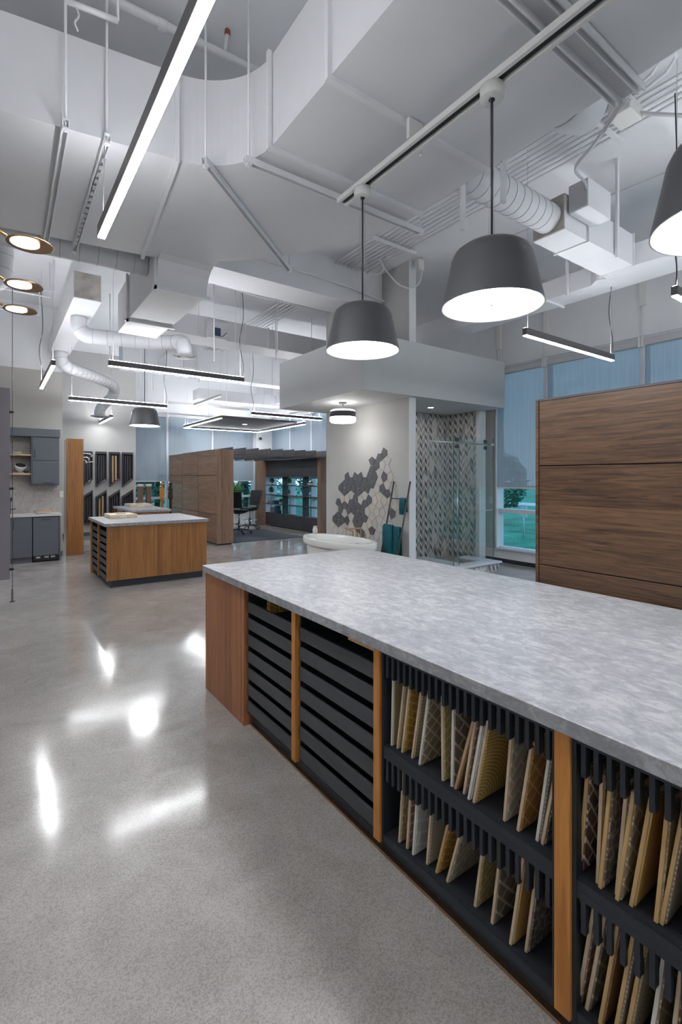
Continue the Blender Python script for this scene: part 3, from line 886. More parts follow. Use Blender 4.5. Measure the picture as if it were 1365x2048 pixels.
shelf_of_boards([(385, 1375, 460, 540, 'maroon lattice', 'o'), (560, 1490, 600, 600, 'brown weave', 't'), (600, 1525, 695, 660, 'dark pebble', 'o'), (737, 1620, 830, 725, 'brown brick', 't'),
                 (768, 1650, 920, 740, 'taupe diamond', 'o'), (885, 1730, 1070, 800, 'amber stripe', 'o'), (1120, 1915, 1235, 850, 'tan pebble', 'o'), (1165, 1920, 1330, 1150, 'silver stripe', 'o'),
                 (1420, 2080, 1500, 1200, 'grey brick', 't')],
                (1080, 1440), 4.789, SHELF_HI, 'upper rack at the right edge', 'tile boards on the upper rack at the right edge')
shelf_of_boards([(315, 1445, 400, 430, 'dark pebble', 'o'), (380, 1445, 515, 690, 'brown brick', 't'), (460, 1540, 625, 700, 'dark herringbone', 't'), (600, 1800, 765, 760, 'brown weave', 'o'),
                 (740, 1930, 905, 920, 'silver stripe', 'o'), (830, 2010, 1020, 900, 'tan wave', 'o'), (1040, 2130, 1200, 1050, 'taupe diamond', 'w'), (1250, 2250, 1370, 1250, 'maroon lattice', 't')],
                (1080, 1700), 4.789, SHELF_LO, 'lower rack at the right edge', 'tile boards on the lower rack at the right edge')
# loose samples in the top drawers
for i, (px, py, dy, dx) in enumerate(((517, 1207, 0.05, 0.10), (532, 1205, 0.05, 0.16))):
    c = at(px, py, z=0.80)
    c.x, c.y = 1.36 + 0.06 * i, c.y
    mark(MB().box(c.x, c.x + dx, c.y - dy / 2, c.y + dy / 2, 0.7305, 0.80 - 0.006 * i, bev=0.003).build('tile_chip', PAT['gold brick']),
         ['short olive gold tile offcut in the top drawer nearest the end cabinet', 'long olive gold tile strip in the top drawer nearest the end cabinet'][i], 'tile sample', 'loose tiles in the narrow top drawer')
mark(MB().box(1.285, 1.295, 1.56, 1.74, 0.835, 0.853).build('edge_strip', M['brass']), 'short brass strip under the worktop at the wide drawer stack', 'strip')

# second island -------------------------------------------------------
t = thing('island_cabinet', 'teak panelled body of the middle island', 'cabinet', (2.0, 8.13, 0))
MB().box(1.90, 2.70, 7.44, 8.83, 0.10, 0.866).build('body', M['teak_zx'], t)
MB().box(1.272, 2.71, 7.42, 7.438, 0.10, 0.866, bev=0.0015).build('front_panel', M['teak_zx'], t)
MB().box(1.34, 2.66, 7.47, 7.49, 0.0, 0.10).build('toe_kick', M['kick'], t)
drawer_cabinet(7.438, 8.11, 'black drawer stack of the middle island next to its teak front panel', 'drawer stacks of the middle island', post_lo=False)
drawer_cabinet(8.11, 8.81, 'black drawer stack of the middle island at its far end', 'drawer stacks of the middle island')
MB().box(1.272, 1.33, 8.81, 8.85, 0.0, 0.866, bev=0.002).build('post', M['post_wood'], t)
mark(MB().box(1.246, 2.735, 7.40, 8.87, 0.867, TOP, bev=0.003).build('worktop', M['stone']), 'grey stone worktop of the middle island', 'worktop')
# third island
t = thing('island_cabinet', 'teak panelled body of the small rear island', 'cabinet', (2.55, 11.0, 0))
MB().box(2.23, 2.90, 10.15, 11.85, 0.0, 0.866).build('body', M['teak_zx'], t)
MB().box(2.19, 2.92, 10.13, 10.148, 0.06, 0.866, bev=0.0015).build('front_panel', M['teak_zx'], t)
for i in range(3):
    MB().box(2.19, 2.228, 10.15 + 0.83 * i, 10.19 + 0.83 * i, 0.06, 0.866).build('post', M['post_wood'], t)
for j in range(2):
    for i in range(7):
        MB().box(2.205, 2.229, 10.20 + 0.83 * j, 10.97 + 0.83 * j, 0.72 - 0.1035 * i, 0.786 - 0.1035 * i).build('drawer', M['tray_black'], t)
mark(MB().box(2.17, 2.95, 10.10, 11.90, 0.867, TOP, bev=0.003).build('worktop', M['stone']), 'grey stone worktop of the small rear island', 'worktop')

def sample_tray(x, y, wx, wy, label):
    t = thing('sample_tray', label, 'tray', (x, y, TOP), 'pale trays on the islands')
    z = TOP + 0.001
    MB().box(x - wx / 2, x + wx / 2, y - wy / 2, y + wy / 2, z, z + 0.012).build('base', M['light_wood'], t)
    for s in (-1, 1):
        MB().box(x + s * (wx / 2 - 0.006) - 0.006, x + s * (wx / 2 - 0.006) + 0.006, y - wy / 2, y + wy / 2, z + 0.012, z + 0.06, bev=0.002).build('side', M['light_wood'], t)
        MB().box(x - wx / 2 + 0.012, x + wx / 2 - 0.012, y + s * (wy / 2 - 0.006) - 0.006, y + s * (wy / 2 - 0.006) + 0.006, z + 0.012, z + 0.06, bev=0.002).build('side', M['light_wood'], t)
    MB().box(x - wx / 2 + 0.012, x + wx / 2 - 0.012, y - wy / 2 + 0.012, y + wy / 2 - 0.012, z + 0.045, z + 0.052).build('sample_sheet', M['light_wood'], t)
    MB().box(x - 0.06, x + 0.04, y - wy / 2 - 0.002, y - wy / 2, z + 0.02, z + 0.035).build('label_plate', M['plastic'], t)
    MB().box(x - 0.06, x + 0.08, y, y + 0.03, z + 0.053, z + 0.06).build('pencil', M['dark_wood'], t)
    return t
sample_tray(1.66, 8.48, 0.40, 0.52, 'pale birch sample tray on the middle island')
sample_tray(2.62, 11.48, 0.46, 0.62, 'pale birch sample tray on the small rear island')

# ================================================================== WALNUT WALL CABINET behind the near island
WX, WY = 2.765, 1.757
t = thing('wall_cabinet', 'tall walnut panelled cabinet standing behind the near island', 'cabinet', (3.0, 0.3, 0))
MB().box(WX + 0.022, 3.25, -1.2, WY - 0.02, 0.0, 2.035).build('body', M['booth_dark'], t)
MB().box(WX - 0.004, 3.25, WY - 0.02, WY, 0.0, 2.045, bev=0.0015).build('side_panel', M['walnut_dark'], t)
MB().box(WX, 3.25, -1.2, WY - 0.02, 2.035, 2.048).build('top_edge', M['booth_dark'], t)
z_s = [0.02, 1.012, 1.638, 2.033]
ys0, ys1 = -1.2, WY - 0.024
for z0, z1 in ((0.02, at(1079, 1128.3, x=WX).z - 0.003), (at(1079, 1128.3, x=WX).z + 0.003, at(1079, 931.7, x=WX).z - 0.003), (at(1079, 931.7, x=WX).z + 0.003, 2.033)):
    MB().box(WX, WX + 0.02, ys0, ys1, z0, z1, bev=0.0012).build('panel', M['walnut_dark'], t)

# ================================================================== OFFICE BOOTH
BXL, BXL2, BY0, BY1, BT = 4.14, 4.54, 10.66, 14.42, 2.21
t = thing('booth_wall', 'thick walnut wall forming the left side of the office booth', 'partition', (4.34, 12.5, 0))
MB().box(BXL + 0.02, BXL2 - 0.018, BY0 + 0.02, BY1, 0.03, BT - 0.004).build('core', M['booth_dark'], t)
MB().box(BXL + 0.03, BXL2 - 0.03, BY0 + 0.05, BY1, 0.0, 0.03).build('plinth', M['kick'], t)
MB().box(BXL, BXL2, BY0, BY0 + 0.018, 0.03, BT, bev=0.0015).build('end_panel', M['walnut_z'], t)
MB().box(BXL2 - 0.018, BXL2, BY0 + 0.018, BY1, 0.03, BT, bev=0.0015).build('inner_panel', M['walnut_y'], t)
ye = [BY0 + 0.02, 11.94, 13.19, BY1]
ze = [0.035, 0.705, 1.61, BT]
for i in range(3):
    for j in range(3):
        MB().box(BXL, BXL + 0.018, ye[i] + 0.007, ye[i + 1] - 0.007, ze[j] + 0.006, ze[j + 1] - 0.006, bev=0.001).build('panel', M['walnut_y'], t)
# shelving wall at the windows
SX = 7.27
t = thing('booth_shelving', 'charcoal and walnut shelving unit in front of the booth windows', 'shelving', (7.35, 12.85, 0))
MB().box(SX - 0.02, 7.52, 11.09, 11.25, 0.0, 2.24, bev=0.002).build('end_panel', M['walnut_z'], t)
MB().box(SX - 0.33, SX, 14.42, 14.53, 0.0, 2.24, bev=0.002).build('end_panel', M['walnut_z'], t)
divs = [11.25, 12.06, 13.28, 14.42]
for i in range(3):
    y0, y1 = divs[i] + 0.004, divs[i + 1] - 0.004
    MB().box(SX, SX + 0.26, y0, y1, 0.02, 0.40, bev=0.002).build('base_panel', M['booth_dark'], t)
    MB().box(SX, SX + 0.24, y0, y1, 1.58, 2.16, bev=0.002).build('upper_door', M['booth_dark'], t)
    for z in (0.413, 0.704, 0.996, 1.309):
        MB().box(SX - 0.01, SX + 0.22, y0 + 0.01, y1 - 0.01, z - 0.012, z + 0.012, bev=0.002).build('shelf', M['booth_dark'], t)
for y in divs[1:3]:
    MB().box(SX + 0.004, SX + 0.20, y - 0.02, y + 0.02, 0.40, 1.58).build('divider', M['booth_dark'], t)
# ceiling baffles
for i in range(9):
    x = 4.54 + 0.30 * i + 0.03 * i
    o = MB().box(x - 0.012, x + 0.012, 10.70, 14.40, 2.10, 2.275, bev=0.002).build('ceiling_baffle', M['slat'])
    mark(o, '%s charcoal felt baffle over the booth counted from the walnut wall' % ORD[i], 'baffle', 'felt baffles over the booth')
    if i == 0:
        o.location.z += 0.0
mark(MB().box(4.545, 7.24, 10.72, 10.74, 2.085, 2.098).build('baffle_rail', M['booth_dark']), 'thin dark rail carrying the near ends of the booth baffles', 'rail')
mark(MB().box(4.545, 7.24, 14.34, 14.36, 2.085, 2.098).build('baffle_rail', M['booth_dark']), 'thin dark rail carrying the far ends of the booth baffles', 'rail')
mark(MB().box(4.60, 6.55, 10.86, 13.2, 0.0, 0.012, bev=0.003).build('rug', M['rug']), 'charcoal rug on the booth floor under the stools', 'rug')

# mesh drafting chairs
def office_chair(loc, rz, label):
    t = thing('office_chair', label, 'chair', loc, 'mesh drafting chairs in the booth')
    ORG[t.name] = Vector((0, 0, 0))
    b = MB().lathe([(0.0, 0.10), (0.05, 0.10), (0.045, 0.16), (0.03, 0.17)], (0, 0), 16).build('base_hub', M['charcoal'], t)
    for k in range(5):
        a = 2 * math.pi * k / 5 + 0.3
        ca, sa = math.cos(a), math.sin(a)
        MB().tube([(0.03 * ca, 0.03 * sa, 0.135), (0.18 * ca, 0.18 * sa, 0.115), (0.32 * ca, 0.32 * sa, 0.085)], [0.024, 0.02, 0.014], 8).build('base_arm', M['charcoal'], t)
        c = MB().tube([(0.32 * ca - 0.02 * sa, 0.32 * sa + 0.02 * ca, 0.034), (0.32 * ca + 0.02 * sa, 0.32 * sa - 0.02 * ca, 0.034)], 0.032, 12).build('caster', M['black'], t)
        MB().tube([(0.32 * ca, 0.32 * sa, 0.05), (0.32 * ca, 0.32 * sa, 0.09)], 0.008, 6).build('caster_stem', M['chrome'], c)
    MB().tube([(0, 0, 0.16), (0, 0, 0.36)], 0.028, 12).build('column', M['charcoal'], t)
    MB().tube([(0, 0, 0.36), (0, 0, 0.55)], 0.016, 12).build('gas_lift', M['chrome'], t)
    MB().tube([(0.21 * math.cos(q * math.pi / 12), 0.21 * math.sin(q * math.pi / 12), 0.27) for q in range(24)], 0.011, 8, closed=True).build('foot_ring', M['chrome'], t)
    for k in range(3):
        a = 2 * math.pi * k / 3
        MB().tube([(0.02 * math.cos(a), 0.02 * math.sin(a), 0.27), (0.21 * math.cos(a), 0.21 * math.sin(a), 0.27)], 0.008, 6).build('ring_spoke', M['chrome'], t)
    MB().box(-0.10, 0.10, -0.10, 0.10, 0.55, 0.60, bev=0.015, seg=2).build('mechanism', M['charcoal'], t)
    # seat: rounded pad with a waterfall front
    rings = []
    for i in range(9):
        u = -0.23 + 0.46 * i / 8
        hw = 0.235 * (1 - 0.25 * abs(u / 0.23) ** 4)
        zc = 0.655 - 0.035 * max(0, (u - 0.1) / 0.13) ** 2 + 0.01 * max(0, (-u - 0.1) / 0.13)
        rings.append([(u, -hw, zc), (u, -hw * 0.8, zc - 0.035), (u, 0, zc - 0.055), (u, hw * 0.8, zc - 0.035), (u, hw, zc), (u, hw * 0.85, zc + 0.018), (u, 0, zc + 0.008), (u, -hw * 0.85, zc + 0.018)])
    MB().loft(rings, smooth=True).build('seat', M['mesh_black'], t)
    # back: curved mesh sheet inside a frame
    def bp(u, v):                                   # u -1..1 across, v 0..1 up
        wid = 0.20 + 0.05 * v
        return Vector((-0.23 - 0.13 * v + 0.05 * (1 - u * u) * -1 + 0.05, u * wid, 0.72 + 0.44 * v))
    mb = MB()
    g = [[mb.bm.verts.new(bp(-1 + 2 * i / 8, j / 8)) for i in range(9)] for j in range(9)]
    g2 = [[mb.bm.verts.new(bp(-1 + 2 * i / 8, j / 8) + Vector((0.006, 0, 0))) for i in range(9)] for j in range(9)]
    for G in (g, g2):
        for j in range(8):
            for i in range(8):
                f = mb.bm.faces.new((G[j][i], G[j][i + 1], G[j + 1][i + 1], G[j + 1][i])); f.smooth = True
    bk = mb.build('backrest', M['mesh_black'], t)
    loop = [bp(-1 + 2 * i / 10, 0) for i in range(11)] + [bp(1, j / 8) for j in range(1, 8)] + [bp(1 - 2 * i / 10, 1) for i in range(11)] + [bp(-1, 1 - j / 8) for j in range(1, 8)]
    MB().tube(loop, 0.013, 8, closed=True).build('back_frame', M['charcoal'], bk)
    MB().tube(smooth_path([(-0.08, 0, 0.58), (-0.27, 0, 0.62), (-0.33, 0, 0.80), (-0.35, 0, 1.0)]), 0.018, 8).build('spine', M['charcoal'], t)
    for s in (-1, 1):
        a = MB().tube(smooth_path([(-0.05, s * 0.10, 0.58), (-0.05, s * 0.27, 0.62), (-0.08, s * 0.28, 0.78), (-0.05, s * 0.28, 0.84)]), 0.014, 8).build('armrest', M['charcoal'], t)
        MB().box(-0.14, 0.12, s * 0.28 - 0.035, s * 0.28 + 0.035, 0.84, 0.865, bev=0.01, seg=2).build('arm_pad', M['mesh_black'], a)
    ORG[t.name] = Vector(loc)
    t.rotation_euler[2] = rz
    return t
office_chair((5.45, 12.42, 0.0125), math.radians(35), 'black mesh drafting chair nearest the walnut booth wall')
office_chair((6.25, 13.45, 0.0), math.radians(200), 'black mesh drafting chair farther into the booth by the windows')

# things on the booth shelves
def pot_plant(c, r, h, ball, label, potmat='ceramic', grp='small plants in the booth'):
    t = thing('potted_plant', label, 'plant', c, grp)
    MB().lathe([(0, c[2] + 0.001), (r * 0.8, c[2] + 0.001), (r, c[2] + h), (r * 0.85, c[2] + h), (r * 0.8, c[2] + h * 0.85), (0, c[2] + h * 0.85)], (c[0], c[1]), 16).build('pot', M[potmat], t)
    MB().tube([(c[0], c[1], c[2] + h * 0.8), (c[0], c[1], c[2] + h + ball)], 0.006, 6).build('stem', M['bark'], t)
    MB().ball((c[0], c[1], c[2] + h + ball * 0.9), ball, 3, 1.0, 0.12).build('foliage', M['plant'], t)
    return t
pot_plant((6.42, 14.72, 0.45), 0.09, 0.60, 0.16, 'clipped ball topiary in a tall white pot at the far window')
pot_plant((7.36, 14.15, 1.322), 0.06, 0.07, 0.075, 'small leafy plant on the top booth shelf at the far end')
pot_plant((7.36, 13.02, 1.322), 0.06, 0.06, 0.08, 'small leafy plant on the middle of the top booth shelf')
pot_plant((7.36, 14.2, 1.009), 0.06, 0.07, 0.09, 'dark leafy plant on the second booth shelf')
pot_plant((7.36, 13.05, 1.009), 0.035, 0.05, 0.06, 'slim cactus plant in a pale cup on the second booth shelf')
pot_plant((7.36, 13.55, 0.717), 0.045, 0.06, 0.06, 'little round plant on the third booth shelf')
t = thing('planter_bowl', 'white oblong planter with a succulent on the top booth shelf at the near end', 'planter', (7.36, 11.75, 1.322))
MB().lathe([(0, 1.323), (0.07, 1.323), (0.11, 1.39), (0.10, 1.39), (0.08, 1.35), (0, 1.35)], (7.36, 11.75), 20, sy=1.4).build('bowl', M['ceramic'], t)
MB().ball((7.36, 11.75, 1.40), 0.06, 2, 0.8, 0.15).build('succulent', M['plant'], t)
for i in range(4):
    mark(MB().box(7.28, 7.46, 14.06 - 0.0 * i, 14.34, 0.7175 + 0.024 * i, 0.7405 + 0.024 * i, bev=0.002).build('book', M[['paper', 'book_a', 'paper', 'book_b'][i]]),
         ['bottom book of the flat pile on the third booth shelf', 'second book up in the flat pile on the third booth shelf', 'third book up in the flat pile on the third booth shelf', 'top book of the flat pile on the third booth shelf'][i], 'book', 'flat pile of books in the booth')
for i in range(4):
    y = 13.98 - 0.045 * i
    mark(MB().box(7.29, 7.45, y - 0.02, y + 0.02, 0.7175, 0.83 - 0.01 * (i % 2), bev=0.002).build('book', M[['book_b', 'book_a', 'book_b', 'book_a'][i]]),
         '%s upright book beside the flat pile on the third booth shelf' % ORD[i], 'book', 'upright books in the booth')
mark(MB().box(7.30, 7.42, 13.98, 14.18, 0.4265, 0.60, bev=0.01).build('storage_box', M['book_b']), 'grey box on the lowest booth shelf', 'box')
mark(MB().box(7.30, 7.42, 13.66, 13.86, 0.4265, 0.66, bev=0.01).build('storage_box', M['book_a']), 'tall navy box on the lowest booth shelf', 'box')
mark(MB().lathe([(0, 0.4265), (0.035, 0.4265), (0.04, 0.5), (0.02, 0.54), (0.02, 0.57), (0, 0.57)], (7.34, 13.56), 16).build('vase', M['black']), 'small black vase on the lowest booth shelf', 'vase')

# ================================================================== BATH
# pentagon tiles on the bath wall (u runs along -Y, v up)
def pentagons():
    h, k = 0.42, 0.098
    u0, v0 = -7.7, 0.0
    out = []
    for i in range(0, 14):
        for j in range(0, 12):
            cu, cv = 2 * i, 2 * j
            if (i + j) % 2 == 0:
                out.append([(cu - h, cv), (cu + h, cv), (cu + 1, cv + 1), (cu, cv + 2 - h), (cu - 1, cv + 1)])
                out.append([(cu + h, cv), (cu - h, cv), (cu - 1, cv - 1), (cu, cv - 2 + h), (cu + 1, cv - 1)])
            else:
                out.append([(cu, cv - h), (cu, cv + h), (cu - 1, cv + 1), (cu - 2 + h, cv), (cu - 1, cv - 1)])
                out.append([(cu, cv + h), (cu, cv - h), (cu + 1, cv - 1), (cu + 2 - h, cv), (cu + 1, cv + 1)])
    return [[(u0 + k * a, v0 + k * b) for a, b in q] for q in out]

def inside(p, poly):
    x, y = p; c = False
    for i in range(len(poly)):
        x1, y1 = poly[i]; x2, y2 = poly[i - 1]
        if (y1 > y) != (y2 > y) and x < (x2 - x1) * (y - y1) / (y2 - y1) + x1:
            c = not c
    return c
OUT = [(930, 95), (1020, 140), (1062, 270), (1065, 480), (1105, 570), (1118, 760), (1010, 1010), (1000, 1075), (700, 1040), (460, 1000), (440, 860), (470, 760), (460, 690), (510, 610), (525, 510), (600, 385), (700, 345), (790, 385), (835, 340), (830, 240), (890, 170)]
DARK = [(930, 95), (1020, 140), (1012, 240), (960, 300), (915, 340), (932, 440), (890, 530), (840, 520), (872, 640), (830, 690), (800, 660), (812, 760), (845, 800), (800, 850), (745, 870), (745, 960), (690, 910), (678, 830), (716, 780), (700, 700), (660, 755), (600, 720), (560, 780), (558, 890), (520, 930), (440, 880), (445, 810), (490, 760), (508, 660), (530, 510), (600, 385), (700, 345), (800, 390), (830, 340), (855, 335), (835, 240), (885, 160)]
LIGHTS = [(575, 595), (668, 565), (770, 615), (1005, 285)]
DARKS = [(1015, 375), (975, 540), (1050, 580), (1080, 755), (615, 860), (880, 935), (780, 960)]
for pg in pentagons():
    cu = sum(p[0] for p in pg) / 5; cv = sum(p[1] for p in pg) / 5
    if not (HY0 + 0.08 < -cu < HY1 - 0.08 and cv > 0.35):
        continue
    px = to_px((HX, -cu, cv))
    q = ((px[0] - 580) * 5.25, (px[1] - 880) * 5.25)
    if not inside(q, OUT):
        continue
    dk = inside(q, DARK)
    if any(abs(q[0] - a) < 34 and abs(q[1] - b) < 40 for a, b in LIGHTS): dk = False
    if any(abs(q[0] - a) < 30 and abs(q[1] - b) < 40 for a, b in DARKS): dk = True
    sh = [(cu + (a - cu) * 0.935, cv + (b - cv) * 0.935) for a, b in pg]
    mt = M['tile_dark'] if dk else random.choice([M['tile_light'], M['tile_light'], M['tile_cream']])
    MB().prism([(HX - 0.0085, -a, b) for a, b in sh], (0.008, 0, 0)).build('pentagon_tile', mt, bath_wall)

# chevron mosaic in the shower
def chevron(name, parent, org, uvec, nrm, ulen, zlen, cu=0.066, cz=0.15, z0=0.0):
    mb = MB()
    uvec, nrm, org = Vector(uvec), Vector(nrm), Vector(org)
    nu, nz = int(ulen / cu), int(zlen / cz)
    for i in range(nu):
        for j in range(-1, nz + 1):
            s = 1 if i % 2 == 0 else -1
            u0, u1 = i * cu + 0.002, (i + 1) * cu - 0.002
            half = cz / 2
            za, zb = j * cz + (0 if s > 0 else half), j * cz + (half if s > 0 else 0)
            for part in range(2):
                lo_a, hi_a = za + part * half, za + (part + 1) * half
                lo_b, hi_b = zb + part * half, zb + (part + 1) * half
                pts2 = [(u0, lo_a + 0.002), (u1, lo_b + 0.002), (u1, hi_b - 0.002), (u0, hi_a - 0.002)]
                pts2 = [(a, min(max(b, 0.003), zlen - 0.003)) for a, b in pts2]
                if max(p[1] for p in pts2) - min(p[1] for p in pts2) < 0.02:
                    continue
                if abs(pts2[0][1] - pts2[3][1]) < 1e-4 or abs(pts2[1][1] - pts2[2][1]) < 1e-4:
                    continue
                mi = (2 if (s < 0 and part == 0) else 1 if (s > 0 and part == 1) else 0) if random.random() > 0.22 else random.choice((0, 0, 1))
                mb.prism([org + uvec * a + Vector((0, 0, z0 + b)) for a, b in pts2], nrm * 0.004, mi)
    o = mb.build(name, [M['mos_w'], M['mos_g'], M['mos_d']], parent)
    o['kind'] = 'stuff'
    return o
chevron('mosaic', shower_side, (HX2 + 0.002, 6.5998, 0), (1, 0, 0), (0, -1, 0), 7.30 - HX2 - 0.006, BZ0)
chevron('mosaic', shower_back, (7.2998, 6.59, 0), (0, -1, 0), (-1, 0, 0), 0.765, BZ0)

# shower curb, base and glass
t = thing('shower_curb', 'mosaic faced shower curb with a white stone top', 'curb', (6.1, 5.1, 0))
c = MB().box(HX2 + 0.02, 6.86, 5.03, 5.22, 0.0, 0.135).box(6.70, 6.86, 5.22, 5.70, 0.0, 0.135).build('curb_body', M['grout'], t)
MB().box(HX2 + 0.0, 6.90, 5.0, 5.25, 0.135, 0.165, bev=0.004).box(6.66, 6.90, 5.25, 5.73, 0.135, 0.165).build('curb_top', M['frame'], t)
chevron('mosaic', t, (HX2 + 0.02, 5.0298, 0.0), (1, 0, 0), (0, -1, 0), 1.53, 0.135, 0.05, 0.13)
mark(MB().box(HX2 + 0.01, 6.65, 5.26, 6.58, 0.0, 0.06).build('shower_pan', M['frame']), 'white shower base inside the curb', 'shower tray')

GY = 5.13
t = thing('shower_enclosure', 'frameless glass shower enclosure with a sliding door on a steel rail', 'shower', (6.1, GY, 0.165))
MB().box(HX2 + 0.01, 6.02, GY + 0.03, GY + 0.04, 0.168, 2.20).build('fixed_pane', M['shower_glass'], t)
d = MB().box(5.85, 6.84, GY, GY + 0.01, 0.175, 2.22).build('sliding_door', M['shower_glass'], t)
for x in (5.85, 6.836):
    MB().box(x, x + 0.004, GY - 0.0005, GY + 0.0105, 0.175, 2.22).build('door_edge', M['glass_edge'], d)
MB().box(6.016, 6.02, GY + 0.0295, GY + 0.0405, 0.168, 2.20).build('pane_edge', M['glass_edge'], t)
MB().box(6.835, 6.845, GY + 0.02, 5.73, 0.168, 2.20).build('return_pane', M['shower_glass'], t)
MB().tube([(HX2 + 0.005, GY + 0.018, 2.11), (6.86, GY + 0.018, 2.11)], 0.011, 10).build('rail', M['steel'], t)
for x in (5.92, 6.62):
    for z in (2.155, 2.05):
        MB().tube([(x, GY - 0.016, z), (x, GY + 0.012, z)], 0.032, 16).build('roller', M['charcoal'], t)
MB().tube([(6.80, GY - 0.03, 2.11), (6.80, GY + 0.02, 2.11)], 0.022, 12).build('rail_stop', M['steel'], t)
h = MB().tube([(5.88, GY - 0.045, 0.95), (5.88, GY - 0.045, 1.35)], 0.010, 8).build('handle', M['steel'], t)
MB().tube([(6.4, GY - 0.04, 1.02), (6.75, GY - 0.04, 1.02)], 0.008, 8).build('towel_bar', M['steel'], t)
for x in (6.4, 6.75):
    MB().tube([(x, GY - 0.04, 1.02), (x, GY, 1.02)], 0.006, 6).build('bar_standoff', M['steel'], t)
for z in (1.0, 1.3):
    MB().tube([(5.88, GY - 0.045, z), (5.88, GY, z)], 0.007, 6).build('handle_standoff', M['steel'], t)
MB().box(6.0, 6.05, GY - 0.01, GY + 0.045, 0.166, 0.19, bev=0.003).build('floor_guide', M['steel'], t)
t = thing('light_switch', 'white switch plate on the wall beside the shower', 'switch', (XR, 5.76, 1.10))
MB().box(XR - 0.008, XR - 0.0005, 5.72, 5.80, 1.08, 1.20, bev=0.002).build('plate', M['plastic'], t)
MB().box(XR - 0.012, XR - 0.008, 5.745, 5.775, 1.115, 1.165).build('rocker', M['ceramic'], t)
t = thing('recessed_light', 'round recessed downlight in the bulkhead above the shower', 'light', (*at(862, 815, z=BZ0)[:2], BZ0))
c = at(862, 815, z=BZ0)
MB().lathe([(0.045, BZ0 - 0.001), (0.065, BZ0 - 0.001), (0.062, BZ0 - 0.008), (0.045, BZ0 - 0.004)], (c.x, c.y), 24).build('trim_ring', M['plastic'], t)
MB().lathe([(0, BZ0 - 0.003), (0.045, BZ0 - 0.003)], (c.x, c.y), 24).build('lens', glow('downlight_lens', (1, 0.98, 0.95), 110), t)

# bathtub
TX, TY, TZ = 4.40, 6.22, 0.60
t = thing('bathtub', 'white freestanding oval bathtub in front of the tiled wall', 'bathtub', (TX, TY, 0))
A, Bq = 0.40, 0.84
MB().lathe([(0.0, 0.004), (0.80, 0.004), (0.84, 0.05), (0.88, 0.35), (0.90, 0.525)], (TX, TY), 56, sx=A, sy=Bq).build('skirt', M['porcelain'], t)
MB().lathe([(0.90, 0.525), (0.99, 0.50), (1.0, 0.51), (1.0, 0.59), (0.985, 0.60), (0.86, 0.60), (0.84, 0.59), (0.79, 0.45), (0.70, 0.22), (0.55, 0.16), (0.0, 0.15)], (TX, TY), 56, sx=A, sy=Bq).build('rim_and_basin', M['porcelain'], t)
MB().box(TX + 0.285, TX + 0.30, TY - 0.16, TY - 0.08, 0.49, 0.515, bev=0.003).build('overflow', M['bronze'], t)
FXX = TX + 0.36
t = thing('tub_faucet', 'brushed bronze deck mounted tub faucet with handles', 'faucet', (FXX, TY - 0.1, TZ))
MB().tube([(FXX, TY - 0.12, TZ + 0.001), (FXX, TY - 0.12, TZ + 0.15), (FXX - 0.02, TY + 0.05, TZ + 0.13), (FXX - 0.05, TY + 0.15, TZ + 0.12)], 0.012, 8).build('spout', M['bronze'], t)
MB().tube([(FXX - 0.01, TY + 0.08, TZ + 0.001), (FXX - 0.01, TY + 0.08, TZ + 0.08), (FXX - 0.02, TY + 0.28, TZ + 0.12)], [0.013, 0.012, 0.015], 8).build('hand_shower', M['bronze'], t)
for y in (TY - 0.02, TY - 0.24):
    MB().tube([(FXX, y, TZ + 0.001), (FXX, y, TZ + 0.075)], [0.016, 0.010], 10).build('handle', M['bronze'], t)
t = thing('soap_bottle', 'small white stoneware jar on the bathtub rim', 'jar', (4.46, 6.99, TZ))
MB().lathe([(0, TZ + 0.001), (0.04, TZ + 0.001), (0.045, TZ + 0.05), (0.04, TZ + 0.09), (0.03, TZ + 0.105), (0.03, TZ + 0.115), (0, TZ + 0.115)], (4.46, 6.99), 18).build('jar_body', M['ceramic'], t)
MB().lathe([(0, TZ + 0.115), (0.034, TZ + 0.115), (0.034, TZ + 0.13), (0, TZ + 0.13)], (4.46, 6.99), 18).build('lid', M['white_stone'], t)

